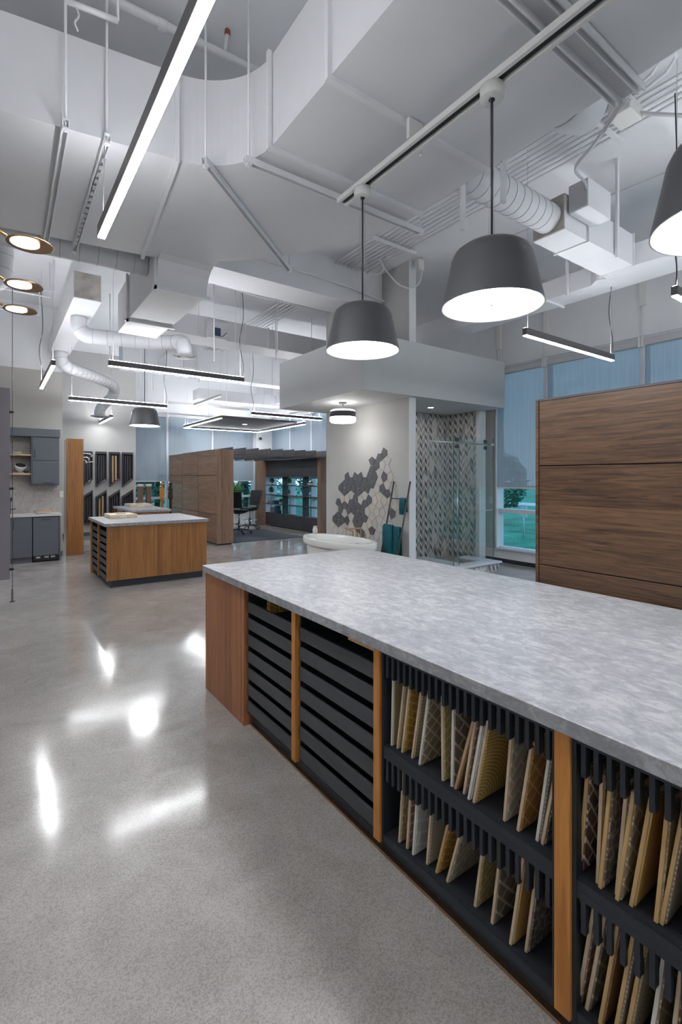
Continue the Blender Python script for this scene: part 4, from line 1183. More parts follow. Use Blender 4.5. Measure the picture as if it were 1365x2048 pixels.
# towel ladder leaning on the bath wall
t = thing('towel_ladder', 'black towel ladder leaning against the bath wall', 'ladder', (4.85, 5.6, 0))
LT, LB = Vector((5.158, 0, 1.50)), Vector((4.86, 0, 0.012))
def lp(z):
    k = (z - LB.z) / (LT.z - LB.z)
    return LB.x + (LT.x - LB.x) * k
ya, yb_ = 5.76, 5.385
for y, s in ((ya, 1), (yb_, -1)):
    MB().tube([(lp(0.012), y + 0.05, 0.012), (lp(1.50), y, 1.50)], 0.014, 8).build('rail', M['charcoal'], t)
for z in (0.35, 0.79, 1.23):
    k = 0.05 * (1.5 - z) / 1.49
    MB().tube([(lp(z), ya + k, z), (lp(z), yb_ + k, z)], 0.010, 8).build('rung', M['charcoal'], t)
def towel(z, y0, y1, drop_f, drop_b, label, fold=0.012):
    o = MB()
    x = lp(z)
    rows = []
    ny = 14
    for (dx, dz) in [(-0.028, -drop_f), (-0.03, -drop_f * 0.6), (-0.027, -drop_f * 0.25), (-0.022, -0.01), (0.0, 0.016), (0.016, -0.01), (0.02, -drop_b * 0.5), (0.022, -drop_b)]:
        rows.append([Vector((x + dx + fold * 0.5 * math.sin(7 * j / ny * math.pi) * min(1, abs(dz) * 6), y0 + (y1 - y0) * j / ny, z + dz)) for j in range(ny + 1)])
    mb = o
    for off in (0.0, 0.006):
        G = [[mb.bm.verts.new(p + Vector((-off, 0, off * 0.5))) for p in r] for r in rows]
        for a, b in zip(G, G[1:]):
            for j in range(ny):
                f = mb.bm.faces.new((a[j], a[j + 1], b[j + 1], b[j])); f.smooth = True
    return mark(mb.build('towel', M['teal']), label, 'towel', 'teal towels on the ladder')
towel(1.23, 5.41, 5.54, 0.24, 0.2, 'small teal hand towel on the top ladder rung')
towel(0.79, 5.44, 5.77, 0.70, 0.5, 'large teal bath towel on the middle ladder rung')
o = towel(0.80, 5.59, 5.81, 0.47, 0.1, 'short teal towel draped over the large bath towel', 0.006)
o.location.x -= 0.022; o.location.z += 0.012

# drum light over the bath
c = at(686, 805, z=BZ0)
DX, DY = c.x, c.y
t = thing('drum_light', 'drum ceiling light with a smoked band hanging above the bathtub', 'light', (DX, DY, BZ0))
MB().lathe([(0, BZ0 - 0.001), (0.07, BZ0 - 0.001), (0.06, BZ0 - 0.02), (0.012, BZ0 - 0.03), (0.012, BZ0 - 0.12), (0, BZ0 - 0.12)], (DX, DY), 24).build('canopy', M['charcoal'], t)
MB().lathe([(0.0, BZ0 - 0.12), (0.18, BZ0 - 0.125), (0.205, BZ0 - 0.14), (0.212, BZ0 - 0.155)], (DX, DY), 40).build('top_glass', glow('drum_glow_soft', (1, 0.97, 0.93), 3.0), t)
MB().lathe([(0.214, BZ0 - 0.155), (0.214, BZ0 - 0.245), (0.209, BZ0 - 0.245), (0.209, BZ0 - 0.155)], (DX, DY), 40).build('smoked_band', M['char_shade'], t)
MB().lathe([(0.212, BZ0 - 0.245), (0.212, BZ0 - 0.31), (0.19, BZ0 - 0.33), (0.0, BZ0 - 0.332)], (DX, DY), 40).build('bottom_glass', glow('drum_glow', (1, 0.98, 0.95), 9.0), t)

# ================================================================== KITCHENETTE
KF, KU, KW = 10.48, 10.71, 11.05
def kx(px, y): return at(px, 950, y=y).x
def kz(px, py, y): return at(px, py, y=y).z
xa, xb, xc = kx(-40, KF), kx(65, KF), kx(121, KF)
zc = 0.875
def pull(parent, p0, p1, r=0.006, off=0.03):
    h = MB().tube([Vector(p0) + Vector((0, -off, 0)), Vector(p1) + Vector((0, -off, 0))], r, 8)
    for p in (p0, p1):
        h.tube([Vector(p), Vector(p) + Vector((0, -off, 0))], r * 0.8, 6)
    return h.build('handle', M['charcoal'], parent)
t = thing('base_cabinet', 'slate grey kitchenette base cabinet beside the frosted panel', 'cabinet', ((xa + xb) / 2, 10.75, 0))
MB().box(xa, xb - 0.004, KF + 0.022, KW - 0.002, 0.10, zc - 0.035).build('body', M['cab_grey'], t)
d = MB().box(xa + 0.003, xb - 0.008, KF, KF + 0.02, 0.105, zc - 0.04, bev=0.002).build('door', M['cab_grey'], t)
pull(d, (kx(27, KF), KF, 0.79), (kx(27, KF), KF, 0.63))
MB().box(xa, xb - 0.004, KF + 0.05, KF + 0.07, 0, 0.10).build('toe_kick', M['cab_grey'], t)
t = thing('dishwasher', 'slate grey panelled dishwasher under the kitchenette counter', 'dishwasher', ((xb + xc) / 2, 10.75, 0))
MB().box(xb + 0.012, xc - 0.03, KF + 0.024, KW - 0.03, 0.02, zc - 0.04).build('body', M['black'], t)
d = MB().box(xb + 0.008, xc - 0.028, KF + 0.002, KF + 0.022, 0.115, zc - 0.05, bev=0.002).build('door', M['cab_grey'], t)
pull(d, (kx(84, KF), KF + 0.002, 0.79), (kx(100, KF), KF + 0.002, 0.79))
for x in (xb + 0.09, (xb + xc) / 2, xc - 0.12):
    MB().box(x - 0.035, x + 0.035, KF + 0.012, KF + 0.024, 0.07, 0.10, bev=0.002).build('base_clip', M['steel'], t)
MB().box(xc - 0.022, xc, KF, KW - 0.002, 0.0, zc - 0.035).build('gable', M['cab_grey'], t)
mark(MB().box(xa, xc + 0.02, KF - 0.02, KW - 0.016, zc - 0.034, zc + 0.006, bev=0.002).build('worktop', M['white_stone']), 'pale stone kitchenette counter over the grey cabinets', 'worktop')
t = mark(MB().box(xa, kx(117, 11.03), KW - 0.014, KW - 0.001, zc + 0.007, 2.28).build('backsplash', M['splash']), 'mottled pinkish grey stone backsplash of the kitchenette', 'backsplash')
# upper cabinet, shelves and crown
xu0, xu1 = kx(62, KU), kx(119, KU)
zu0, zu1, zs_ = kz(90, 970, KU), kz(90, 874, KU), kz(90, 921, KU)
t = thing('upper_cabinet', 'slate grey upper cabinet with two doors above the counter', 'cabinet', ((xu0 + xu1) / 2, 10.87, zu0))
MB().box(xu0, xu1, KU + 0.022, KW - 0.016, zu0, zu1).build('body', M['cab_grey'], t)
d = MB().box(xu0 + 0.02, xu1 - 0.005, KU, KU + 0.02, zs_ + 0.003, zu1 - 0.01, bev=0.003).build('door', M['cab_grey'], t)
pull(d, (xu0 + 0.06, KU, zs_ + 0.05), (xu0 + 0.06, KU, zs_ + 0.20))
d = MB().box(xu0 + 0.02, xu1 - 0.005, KU, KU + 0.02, zu0 + 0.02, zs_ - 0.003, bev=0.003).build('door', M['cab_grey'], t)
pull(d, (xu0 + 0.20, KU, zu0 + 0.045), (xu0 + 0.36, KU, zu0 + 0.045))
xs0 = kx(-30, KU)
mark(MB().box(xs0, xu1 + 0.012, KU - 0.012, KW - 0.016, zu1 + 0.001, kz(90, 858, KU), bev=0.002).build('crown_panel', M['cab_grey']), 'flat slate grey crown panel over the kitchenette uppers', 'panel')
for i, py in enumerate((909.5, 948)):
    z = kz(40, py, KU)
    mark(MB().box(xs0, xu0 - 0.002, KU + 0.02, KW - 0.016, z - 0.016, z + 0.016, bev=0.002).build('open_shelf', M['oak']), ['upper oak shelf left of the grey upper cabinet', 'lower oak shelf left of the grey upper cabinet'][i], 'shelf', 'oak shelves in the kitchenette')
mark(MB().box(xs0, xs0 + 0.02, KU, KW - 0.016, zu0, zu1).build('shelf_gable', M['cab_grey']), 'slate grey side panel left of the oak shelves', 'panel')
z = kz(40, 909.5, KU) + 0.0165
for i in range(3):
    x, r = kx(33, 10.86), 0.10
    mark(MB().lathe([(0, z + 0.016 * i), (r * 0.6, z + 0.016 * i), (r, z + 0.016 * i + 0.012), (r * 0.98, z + 0.016 * i + 0.0145), (r * 0.6, z + 0.016 * i + 0.005), (0, z + 0.016 * i + 0.005)], (x, 10.86), 28).build('plate', M['ceramic']),
         ['bottom plate of the stack on the upper oak shelf', 'middle plate of the stack on the upper oak shelf', 'top plate of the stack on the upper oak shelf'][i], 'plate', 'plates on the oak shelf')
z = kz(40, 948, KU) + 0.0165
x = kx(39, 10.86)
mark(MB().box(kx(24, 10.86), kx(48, 10.86), 10.78, 10.94, z, z + 0.012, bev=0.002).build('serving_board', M['white_stone']), 'white serving board on the lower oak shelf', 'board')
t = thing('serving_bowl', 'white footed bowl tipped to show its dark inside on the lower oak shelf', 'bowl', (x, 10.86, z + 0.0125))
ORG[t.name] = Vector((0, 0, 0))
MB().lathe([(0.03, 0.0), (0.04, 0.004), (0.075, 0.05), (0.092, 0.11), (0.090, 0.135), (0.085, 0.135)], (0, 0), 28).build('shell', M['ceramic'], t)
MB().lathe([(0.086, 0.134), (0.086, 0.11), (0.07, 0.055), (0.03, 0.012), (0.0, 0.010)], (0, 0), 28).build('inner_glaze', M['charcoal'], t)
t.rotation_euler = (math.radians(28), math.radians(8), 0); t.location.z += 0.018
ORG[t.name] = Vector(t.location)
mark(MB().lathe([(0, z), (0.035, z), (0.042, z + 0.05), (0.036, z + 0.05), (0.03, z + 0.008), (0, z + 0.008)], (kx(52, 10.84), 10.84), 18).build('cup', M['book_a']), 'small navy cup at the end of the lower oak shelf', 'cup')
z = zc + 0.007
x, y = kx(87, 10.72), 10.72
t = thing('serving_tray', 'grey oval dish with wooden servers on the kitchenette counter', 'dish', (x, y, z))
MB().lathe([(0, z), (0.11, z), (0.135, z + 0.03), (0.128, z + 0.03), (0.10, z + 0.008), (0, z + 0.008)], (x, y), 28).build('dish', M['white_stone'], t)
for k in range(2):
    MB().tube([(x - 0.16, y - 0.03 + 0.05 * k, z + 0.040 + 0.012 * k), (x + 0.15, y + 0.04 - 0.06 * k, z + 0.040 + 0.012 * k)], 0.008, 8).build('wooden_server', M['maple'], t)
x, y = kx(20, 10.8), 10.80
t = thing('kitchen_faucet', 'black kitchenette faucet half hidden by the frosted panel', 'faucet', (x, y, z))
MB().tube(smooth_path([(x, y, z), (x, y, z + 0.22), (x + 0.02, y - 0.02, z + 0.30), (x + 0.02, y - 0.12, z + 0.26)]), 0.012, 8).build('spout', M['black'], t)
MB().tube([(x, y, z + 0.08), (x + 0.09, y, z + 0.10)], 0.008, 8).build('lever', M['black'], t)
t = thing('light_switch', 'white switch plate on the wall right of the kitchenette', 'switch', (1.05, KW, 1.2))
c = at(123, 988, y=KW)
MB().box(c.x - 0.035, c.x + 0.035, KW - 0.008, KW - 0.0005, c.z - 0.06, c.z + 0.06, bev=0.002).build('plate', M['plastic'], t)
MB().box(c.x - 0.015, c.x + 0.015, KW - 0.012, KW - 0.008, c.z - 0.03, c.z + 0.03).build('rocker', M['ceramic'], t)

t = thing('gable_panel', 'tall orange-brown teak end panel right of the kitchenette', 'panel', (1.31, 11.06, 0))
MB().box(1.155, 1.465, 11.03, 11.07, 0.0, 2.34, bev=0.002).build('face', M['teak_zx'], t)
MB().box(1.17, 1.45, 11.07, 11.55, 0.0, 2.33).build('return', M['teak_z'], t)

# frosted panel on its cable
PY = 7.34
t = thing('frosted_panel', 'frosted grey screen panel hung beside the kitchenette', 'screen', (-0.4, PY, 0.29))
MB().box(-1.1, 0.155, PY - 0.006, PY + 0.006, 0.285, 2.68, bev=0.002).build('sheet', M['frost'], t)
t = thing('tension_cable', 'dark tension cable from ceiling to floor holding the frosted panel', 'cable', (0.178, PY, 0))
MB().tube([(0.178, PY, 0.012), (0.178, PY, DECK - 0.002)], 0.0035, 6).build('cable', M['charcoal'], t)
MB().lathe([(0, 0.0), (0.03, 0.0), (0.03, 0.008), (0.012, 0.012), (0.011, 0.16), (0, 0.16)], (0.178, PY), 16).build('floor_anchor', M['charcoal'], t)
for z in (0.41, 1.42, 2.38):
    MB().box(0.145, 0.192, PY - 0.014, PY + 0.014, z - 0.014, z + 0.014, bev=0.003).build('clip', M['black'], t)

# ================================================================== MOULDING DISPLAY BOXES
DY_ = 14.4
cols = [(1.86, 2.115), (2.195, 2.455), (2.52, 2.787), (2.852, 3.128)]
def display_box(x0, x1, upper, strips, label):
    zt = 2.255
    if upper:
        pts = [(x0, 1.30), (x1, 1.50), (x1, zt), (x0, zt)]
    else:
        pts = [(x0, 0.32), (x1, 0.32), (x1, 1.225), (x0, 1.045)]
    t = thing('moulding_display', label, 'display box', ((x0 + x1) / 2, DY_, pts[0][1]), 'moulding display boxes')
    dep, w_ = 0.11, 0.022
    n = 4
    for i in range(n):
        a, b = Vector(pts[i]), Vector(pts[(i + 1) % n])
        c = Vector((sum(p[0] for p in pts) / n, sum(p[1] for p in pts) / n))
        ai, bi = a + (c - a) * 0.13, b + (c - b) * 0.13
        MB().prism([(a.x, DY_ - dep, a.y), (b.x, DY_ - dep, b.y), (bi.x, DY_ - dep, bi.y), (ai.x, DY_ - dep, ai.y)], (0, dep - 0.001, 0)).build('frame_side', M['booth_dark'], t)
    MB().prism([(a, DY_ - 0.012, b) for a, b in pts], (0, 0.011, 0)).build('back_board', M['black'], t)
    wd = (x1 - x0)
    for k, fx in enumerate((0.34, 0.64) if len(strips) == 2 else (0.28, 0.5, 0.72)):
        cx = x0 + wd * fx
        lo = (1.30 + 0.2 * fx + 0.06) if upper else 0.40
        hi = (zt - 0.1) if upper else (1.045 + 0.18 * fx - 0.1)
        s = MB().box(cx - 0.022, cx + 0.022, DY_ - 0.07, DY_ - 0.013, lo, hi, bev=0.006).build('moulding', M[strips[k % len(strips)]], t)
        MB().box(cx - 0.012, cx + 0.012, DY_ - 0.082, DY_ - 0.07, lo + 0.02, hi - 0.02, bev=0.003).build('bead', M[strips[k % len(strips)]], s)
    if upper:
        a, b = Vector((x0 + 0.05, 1.36)), Vector((x1 - 0.04, 1.50))
        MB().tube([(a.x, DY_ - dep - 0.006, a.y), (b.x, DY_ - dep - 0.006, b.y)], 0.006, 6).build('label_rail', M['chrome'], t)
    return t
for i, (x0, x1) in enumerate(cols):
    where = ['leftmost', 'second from left', 'third from left', 'rightmost'][i]
    up = ['charcoal'] * 3 if i != 2 else ['maple', 'maple']
    display_box(x0, x1, True, up, '%s upper charcoal display box%s' % (where, ' with pale wood mouldings' if i == 2 else ' with dark mouldings'))
    lo = ['booth_dark'] * 3 if i != 1 else ['maple', 'maple']
    display_box(x0, x1, False, lo, '%s lower charcoal display box%s' % (where, ' with pale turned balusters' if i == 1 else ' with dark mouldings'))
t = thing('shower_arm_display', 'chrome pipe arms sticking out behind the teak panel', 'fixture', (1.62, 11.4, 2.0))
for k, z in enumerate((2.06, 1.98, 1.92)):
    L = 0.20 - 0.05 * k
    MB().tube(smooth_path([(1.452, 11.35, z), (1.455 + L * 0.7, 11.35, z), (1.455 + L, 11.35, z - 0.03), (1.455 + L, 11.35, z - 0.07)], 4), 0.012, 8).build('pipe_arm', M['chrome'], t)
MB().tube([(1.452, 11.38, 1.87), (1.70, 11.38, 1.89)], 0.008, 8).build('bar', M['chrome'], t)

# newel posts behind the rear island
def newel(px, kind, label):
    c = at(px, 960, y=12.3)
    x, y = c.x, 12.3
    t = thing('newel_post', label, 'newel post', (x, y, 0), 'sample newel posts')
    if kind == 'square':
        MB().box(x - 0.055, x + 0.055, y - 0.055, y + 0.055, 0.0, 1.34, bev=0.004).build('shaft', M['brown_wood'], t)
        MB().box(x - 0.065, x + 0.065, y - 0.065, y + 0.065, 1.34, 1.40, bev=0.012).build('cap', M['white_stone'], t)
    else:
        m = M['amber'] if kind == 'amber' else M['dark_wood']
        MB().box(x - 0.045, x + 0.045, y - 0.045, y + 0.045, 0.0, 0.30, bev=0.004).build('base_block', m, t)
        MB().lathe([(0.03, 0.30), (0.045, 0.34), (0.03, 0.38), (0.026, 0.6), (0.036, 0.85), (0.03, 1.0), (0.04, 1.03)], (x, y), 20).build('turned_shaft', m, t)
        MB().box(x - 0.045, x + 0.045, y - 0.045, y + 0.045, 1.03, 1.30, bev=0.004).build('head_block', m, t)
        MB().lathe([(0.02, 1.30), (0.045, 1.32), (0.02, 1.345), (0.04, 1.37), (0.045, 1.40), (0.03, 1.43), (0.0, 1.44)], (x, y), 20).build('finial', m, t)
    return t, x
a, xa1 = newel(281, 'square', 'left brown square newel post with a pale cap')
b, xb1 = newel(297, 'square', 'right brown square newel post with a pale cap')
c_, xc1 = newel(324, 'amber', 'amber turned newel post by the far window')
d_, xd1 = newel(341, 'dark', 'dark turned newel post beside the booth wall')
for x0, x1, m, l in ((xa1 + 0.056, xb1 - 0.056, 'brown_wood', 'short brown rail joining the two square newel posts'), (xc1 + 0.046, xd1 - 0.046, 'light_wood', 'short pale rail joining the two turned newel posts')):
    mark(MB().box(x0, x1, 12.28, 12.32, 1.19, 1.23, bev=0.006).build('hand_rail', M[m]), l, 'rail')

# ================================================================== LIGHT FITTINGS
def linear_light(p0, p1, z, label, cord=None, wires=True, group='suspended linear lights', cord_top=DECK, up=True, hw=0.024):
    """charcoal channel with a lower and an upper diffuser, hung on wires"""
    p0, p1 = Vector((*p0, z)), Vector((*p1, z))
    alongx = abs(p1.x - p0.x) > abs(p1.y - p0.y)
    c = (p0 + p1) / 2
    t = thing('linear_light', label, 'light', c, group)
    def bx(a0, a1, w, z0, z1, bev=0.0):
        if alongx:
            return MB().box(min(p0.x, p1.x) + a0, max(p0.x, p1.x) - a1, p0.y - w, p0.y + w, z0, z1, bev)
        return MB().box(p0.x - w, p0.x + w, min(p0.y, p1.y) + a0, max(p0.y, p1.y) - a1, z0, z1, bev)
    bx(0, 0, hw, z, z + 0.072, 0.002).build('housing', M['housing'], t)
    bx(0.006, 0.006, hw - 0.004, z - 0.008, z - 0.0002).build('lower_diffuser', M['led'], t)
    if up:
        bx(0.006, 0.006, hw - 0.008, z + 0.0722, z + 0.0745).build('upper_diffuser', M[up if isinstance(up, str) else 'led_up'], t)
    ends = (p0, p1)
    tops = cord_top if isinstance(cord_top, tuple) else (cord_top, cord_top)
    if wires:
        for e, ctop in zip(ends, tops):
            d = (c - e) * 0.06
            MB().tube([(e.x + d.x, e.y + d.y, z + 0.06), (e.x + d.x, e.y + d.y, ctop)], 0.0022, 5).build('wire', M['steel'], t)
    if cord is not None:
        e = ends[cord]
        d = (c - e) * 0.03
        x, y = e.x + d.x, e.y + d.y
        pts = smooth_path([(x, y, z + 0.06), (x + 0.02, y, z + 0.25), (x - 0.03, y + 0.02, z + 0.6), (x + 0.02, y, z + 1.0), (x - 0.01, y, min(tops[cord], z + 1.6))], 5)
        MB().tube(pts, 0.005, 6).build('power_cord', M['cable_black'], t)
    return t
t = linear_light((0.555, 0.95), (0.555, 3.42), 3.10, 'long linear light overhead below the big curved duct', wires=False, hw=0.024, up='led_up_added')  # upper glow strip is added here to brighten the duct side
MB().tube([(0.555, 3.36, 3.17), (0.555, 3.305, 3.64)], 0.0025, 5).build('wire', M['steel'], t)
MB().tube([(0.555, 1.0, 3.17), (0.555, 1.0, DECK)], 0.0025, 5).build('wire', M['steel'], t)
linear_light((1.185, 6.80), (3.06, 6.80), 3.0, 'linear light hanging before the middle island', cord=1)
linear_light((1.11, 10.25), (2.90, 10.25), 3.0, 'linear light hanging over the small rear island', cord=1)
linear_light((4.35, 2.89), (6.19, 2.89), 3.0, 'linear light hanging above the walnut cabinet', cord=1, cord_top=(DECK, 3.899), up='led_up_mid')
linear_light((4.36, 1.57), (6.19, 1.57), 3.0, 'linear light cut off by the right edge of the photo', cord=0, cord_top=(DECK, 3.899), up='led_up_mid')
linear_light((4.78, 10.20), (6.70, 10.20), 3.0, 'linear light hanging in front of the office booth', cord=0)
linear_light((0.61, 7.20), (0.61, 9.20), 3.0, 'linear light hanging in front of the kitchenette', cord=1)
linear_light((2.28, 12.62), (2.28, 14.25), 3.0, 'short looking linear light before the display boxes')
linear_light((4.46, 11.20), (4.46, 14.02), 3.0, 'left linear light of the dark ceiling cloud')
linear_light((4.50, 14.05), (6.80, 14.05), 3.0, 'far linear light of the dark ceiling cloud')
linear_light((6.82, 11.20), (6.82, 14.0), 3.0, 'right linear light of the dark ceiling cloud')
# unseen copies of the fitting, added beside and behind the viewpoint for even light
for x0, y0, x1, y1, l in ((0.555, -2.9, 0.555, -0.6, 'added unseen linear light over the aisle behind the viewpoint'), (-2.4, 0.5, -2.4, 2.4, 'added unseen linear light over the left aisle near the viewpoint'),
                       (-2.4, 7.7, -2.4, 9.6, 'added unseen linear light over the left aisle by the frosted panel'), (4.36, 0.2, 6.2, 0.2, 'added unseen linear light behind the walnut cabinet'),
                       (4.36, -1.6, 6.2, -1.6, 'added unseen linear light in the rear right corner'), (-2.4, -2.8, -2.4, -0.9, 'added unseen linear light in the rear left corner'), (2.0, -2.9, 2.0, -1.2, 'added unseen linear light over the aisle behind the near island')):
    linear_light((x0, y0), (x1, y1), 3.0, l, cord_top=3.648 if x0 == 2.0 else (DECK, 3.899) if x0 == 4.36 else DECK)
t = thing('acoustic_cloud', 'dark square acoustic cloud hanging over the office booth', 'ceiling panel', (5.6, 12.6, 3.05))
MB().box(4.55, 6.72, 11.45, 13.95, 3.05, 3.10, bev=0.004).build('panel', M['booth_dark'], t)
for x in (4.8, 6.5):
    for y in (11.7, 13.0):
        MB().tube([(x, y, 3.10), (x, y, DECK)], 0.004, 6).build('rod', M['steel'], t)
MB().lathe([(0, 3.046), (0.06, 3.046), (0.06, 3.05)], (5.7, 12.6), 16).build('downlight', glow('cloud_downlight', (1, 0.98, 0.95), 8), t)

def pendant(x, y, zb, ztop, label, canopy=True):
    """charcoal bowl pendant: rounded shoulder, tapering wall, glowing disc just inside the rim"""
    t = thing('bowl_pendant', label, 'pendant light', (x, y, zb), 'charcoal bowl pendants')
    R, H = 0.246, 0.30
    prof = [(0.0, H), (0.10, H - 0.003), (0.15, H - 0.014), (0.18, H - 0.036), (0.196, H - 0.07), (0.206, H - 0.12), (R, 0.0)]
    MB().lathe([(r, zb + z) for r, z in prof], (x, y), 56).build('shade', M['char_shade'], t)
    inn = [(R, 0.0), (R - 0.004, -0.001), (R - 0.008, 0.003), (R - 0.030, 0.016), (R - 0.034, 0.03)]
    MB().lathe([(r, zb + z) for r, z in inn], (x, y), 56).build('inner_rim', M['porcelain'], t)
    d = MB().lathe([(0, zb + 0.014), (R - 0.030, zb + 0.014)], (x, y), 56).build('diffuser', M['pend'], t)
    MB().lathe([(0, zb + 0.004), (0.008, zb + 0.006), (0.008, zb + 0.0135)], (x, y), 12).build('knob', M['steel'], d)
    MB().tube([(x, y, zb + H - 0.002), (x, y, ztop - 0.04)], 0.006, 8).build('cord', M['charcoal'], t)
    for a in (0.4, 3.5):
        MB().tube([(x + 0.05 * math.cos(a), y + 0.05 * math.sin(a), zb + H - 0.003), (x + 0.025 * math.cos(a), y + 0.025 * math.sin(a), ztop - 0.04)], 0.0014, 4).build('wire', M['steel'], t)
    if canopy:
        MB().lathe([(0, ztop - 0.045), (0.055, ztop - 0.045), (0.058, ztop - 0.04), (0.058, ztop + 0.015), (0.0, ztop + 0.02)], (x, y), 32).build('canopy', M['plastic'], t)
        MB().lathe([(0, ztop - 0.05), (0.015, ztop - 0.05), (0.015, ztop - 0.0452)], (x, y), 16).build('cord_grip', M['black'], t)
    return t
pendant(2.0, 2.545, 2.405, 3.475, 'smaller looking charcoal bowl pendant over the far end of the near island')
pendant(2.0, 1.51, 2.405, 3.475, 'large charcoal bowl pendant over the middle of the near island')
pendant(2.0, 0.54, 2.405, 3.475, 'charcoal bowl pendant cut off by the right edge of the photo')
pendant(2.0, 8.33, 2.405, DECK - 0.02, 'small far charcoal bowl pendant over the middle island')
# track that carries the pendants
t = thing('pendant_track', 'white double track below the duct carrying the bowl pendants', 'track', (2.0, 0.9, 3.49))
for s in (-1, 1):
    MB().box(2.0 + s * 0.034 - 0.012, 2.0 + s * 0.034 + 0.012, -1.0, 2.78, 3.49, 3.525, bev=0.002).build('rail', M['plastic'], t)
MB().box(1.978, 2.022, -1.0, 2.78, 3.512, 3.52).build('slot', M['shadow_gap'], t)
for y in (-0.3, 0.85, 2.05):
    MB().box(1.945, 2.055, y - 0.012, y + 0.012, 3.526, 3.645).build('hanger', M['plastic'], t)
    MB().tube([(2.05, y, 3.53), (2.06, y, 3.47), (2.045, y, 3.465)], 0.006, 6).build('clip', M['plastic'], t)

# disc lights on brass arms
t0 = None
for i, (y, l) in enumerate(((2.976, 'nearest warm disc light on a brass arm at the left edge'), (3.641, 'middle warm disc light on a brass arm at the left edge'), (4.187, 'farthest warm disc light on a brass arm at the left edge'))):
    x, z = 0.148, 2.77
    t = thing('disc_light', l, 'light', (x, y, z), 'warm disc lights at the left edge')
    MB().lathe([(0.0, z + 0.022), (0.05, z + 0.02), (0.098, z + 0.006), (0.106, z - 0.004), (0.103, z - 0.006), (0.085, z - 0.0015), (0.0, z - 0.001)], (x, y), 36).build('dish', M['bronze'], t)
    MB().lathe([(0, z - 0.0045), (0.064, z - 0.0045)], (x - 0.022, y), 32).build('lens', M['warm'], t)
    MB().tube([(x - 0.10, y, z + 0.012), (x - 0.17, y + 0.01, z + 0.055)], 0.009, 8).build('arm', M['brass'], t)
    MB().tube([(x - 0.17, y + 0.01, z + 0.055), (x - 0.30, y + 0.02, z + 0.13), (-0.16, y + 0.02, DECK if i == 0 else 3.649)], 0.005, 6).build('stem', M['black'], t)

# ================================================================== DUCTS AND CEILING SERVICES
def resample(pts, n):
    P = [Vector(p) for p in pts]
    L = [0]
    for a, b in zip(P, P[1:]): L.append(L[-1] + (b - a).length)
    out = []
    for i in range(n):
        s = L[-1] * i / (n - 1)
        k = max(j for j in range(len(L)) if L[j] <= s + 1e-9)
        k = min(k, len(P) - 2)
        out.append(P[k].lerp(P[k + 1], (s - L[k]) / (L[k + 1] - L[k])))
    return out
DZ0, DZ1 = 3.65, 4.22
inner_a = arc((0.90, 2.70), 0.52, 0, 82, 16)
outer_a = resample([p[:2] for p in smooth_path([(2.72, 2.70, 0), (2.70, 3.07, 0), (2.54, 3.52, 0), (2.20, 4.03, 0), (1.74, 4.50, 0), (1.20, 4.77, 0)], 6)], 17)
inner = [(1.42, -3.6), (1.42, 1.0)] + inner_a + [(0.02, 3.365), (-3.9, 3.93)]
outer = [(2.72, -3.6), (2.72, 1.0)] + [tuple(p) for p in outer_a] + [(0.40, 4.885), (-3.9, 5.50)]
t = thing('main_duct', 'huge white rectangular duct that bends in a wide elbow overhead', 'duct', (1.5, 2.7, DZ0))
mb = MB()
mb.loft([[(a[0], a[1], DZ0), (b[0], b[1], DZ0), (b[0], b[1], DZ1), (a[0], a[1], DZ1)] for a, b in zip(inner, outer)])
mb.build('shell', M['duct'], t)
def flange(p, q, w=0.03, z0=DZ0 - 0.028, name='flange', sides=True):
    p, q = Vector((*p, 0)), Vector((*q, 0))
    d = (q - p).normalized(); n = Vector((-d.y, d.x, 0)) * w / 2
    mb = MB().prism([(p - n).to_tuple()[:2] + (z0,), (q - n).to_tuple()[:2] + (z0,), (q + n).to_tuple()[:2] + (z0,), (p + n).to_tuple()[:2] + (z0,)], (0, 0, DZ0 - z0 - 0.0005))
    if sides:
        for e, s in ((p, -1), (q, 1)):
            o = e + d * s * 0.026
            a, b = (e, o)
            mb.prism([(a - n).to_tuple()[:2] + (z0,), (b - n).to_tuple()[:2] + (z0,), (b + n).to_tuple()[:2] + (z0,), (a + n).to_tuple()[:2] + (z0,)], (0, 0, DZ1 - z0 + 0.02))
    return mb.build(name, M['strut'], t)
flange((1.42, 2.08), (2.72, 2.08))
flange((1.415, 2.735), (2.718, 2.735))
flange((0.972, 3.215), (1.13, 4.78))
flange((1.42, 0.55), (2.72, 0.55))
flange((1.42, -0.9), (2.72, -0.9))

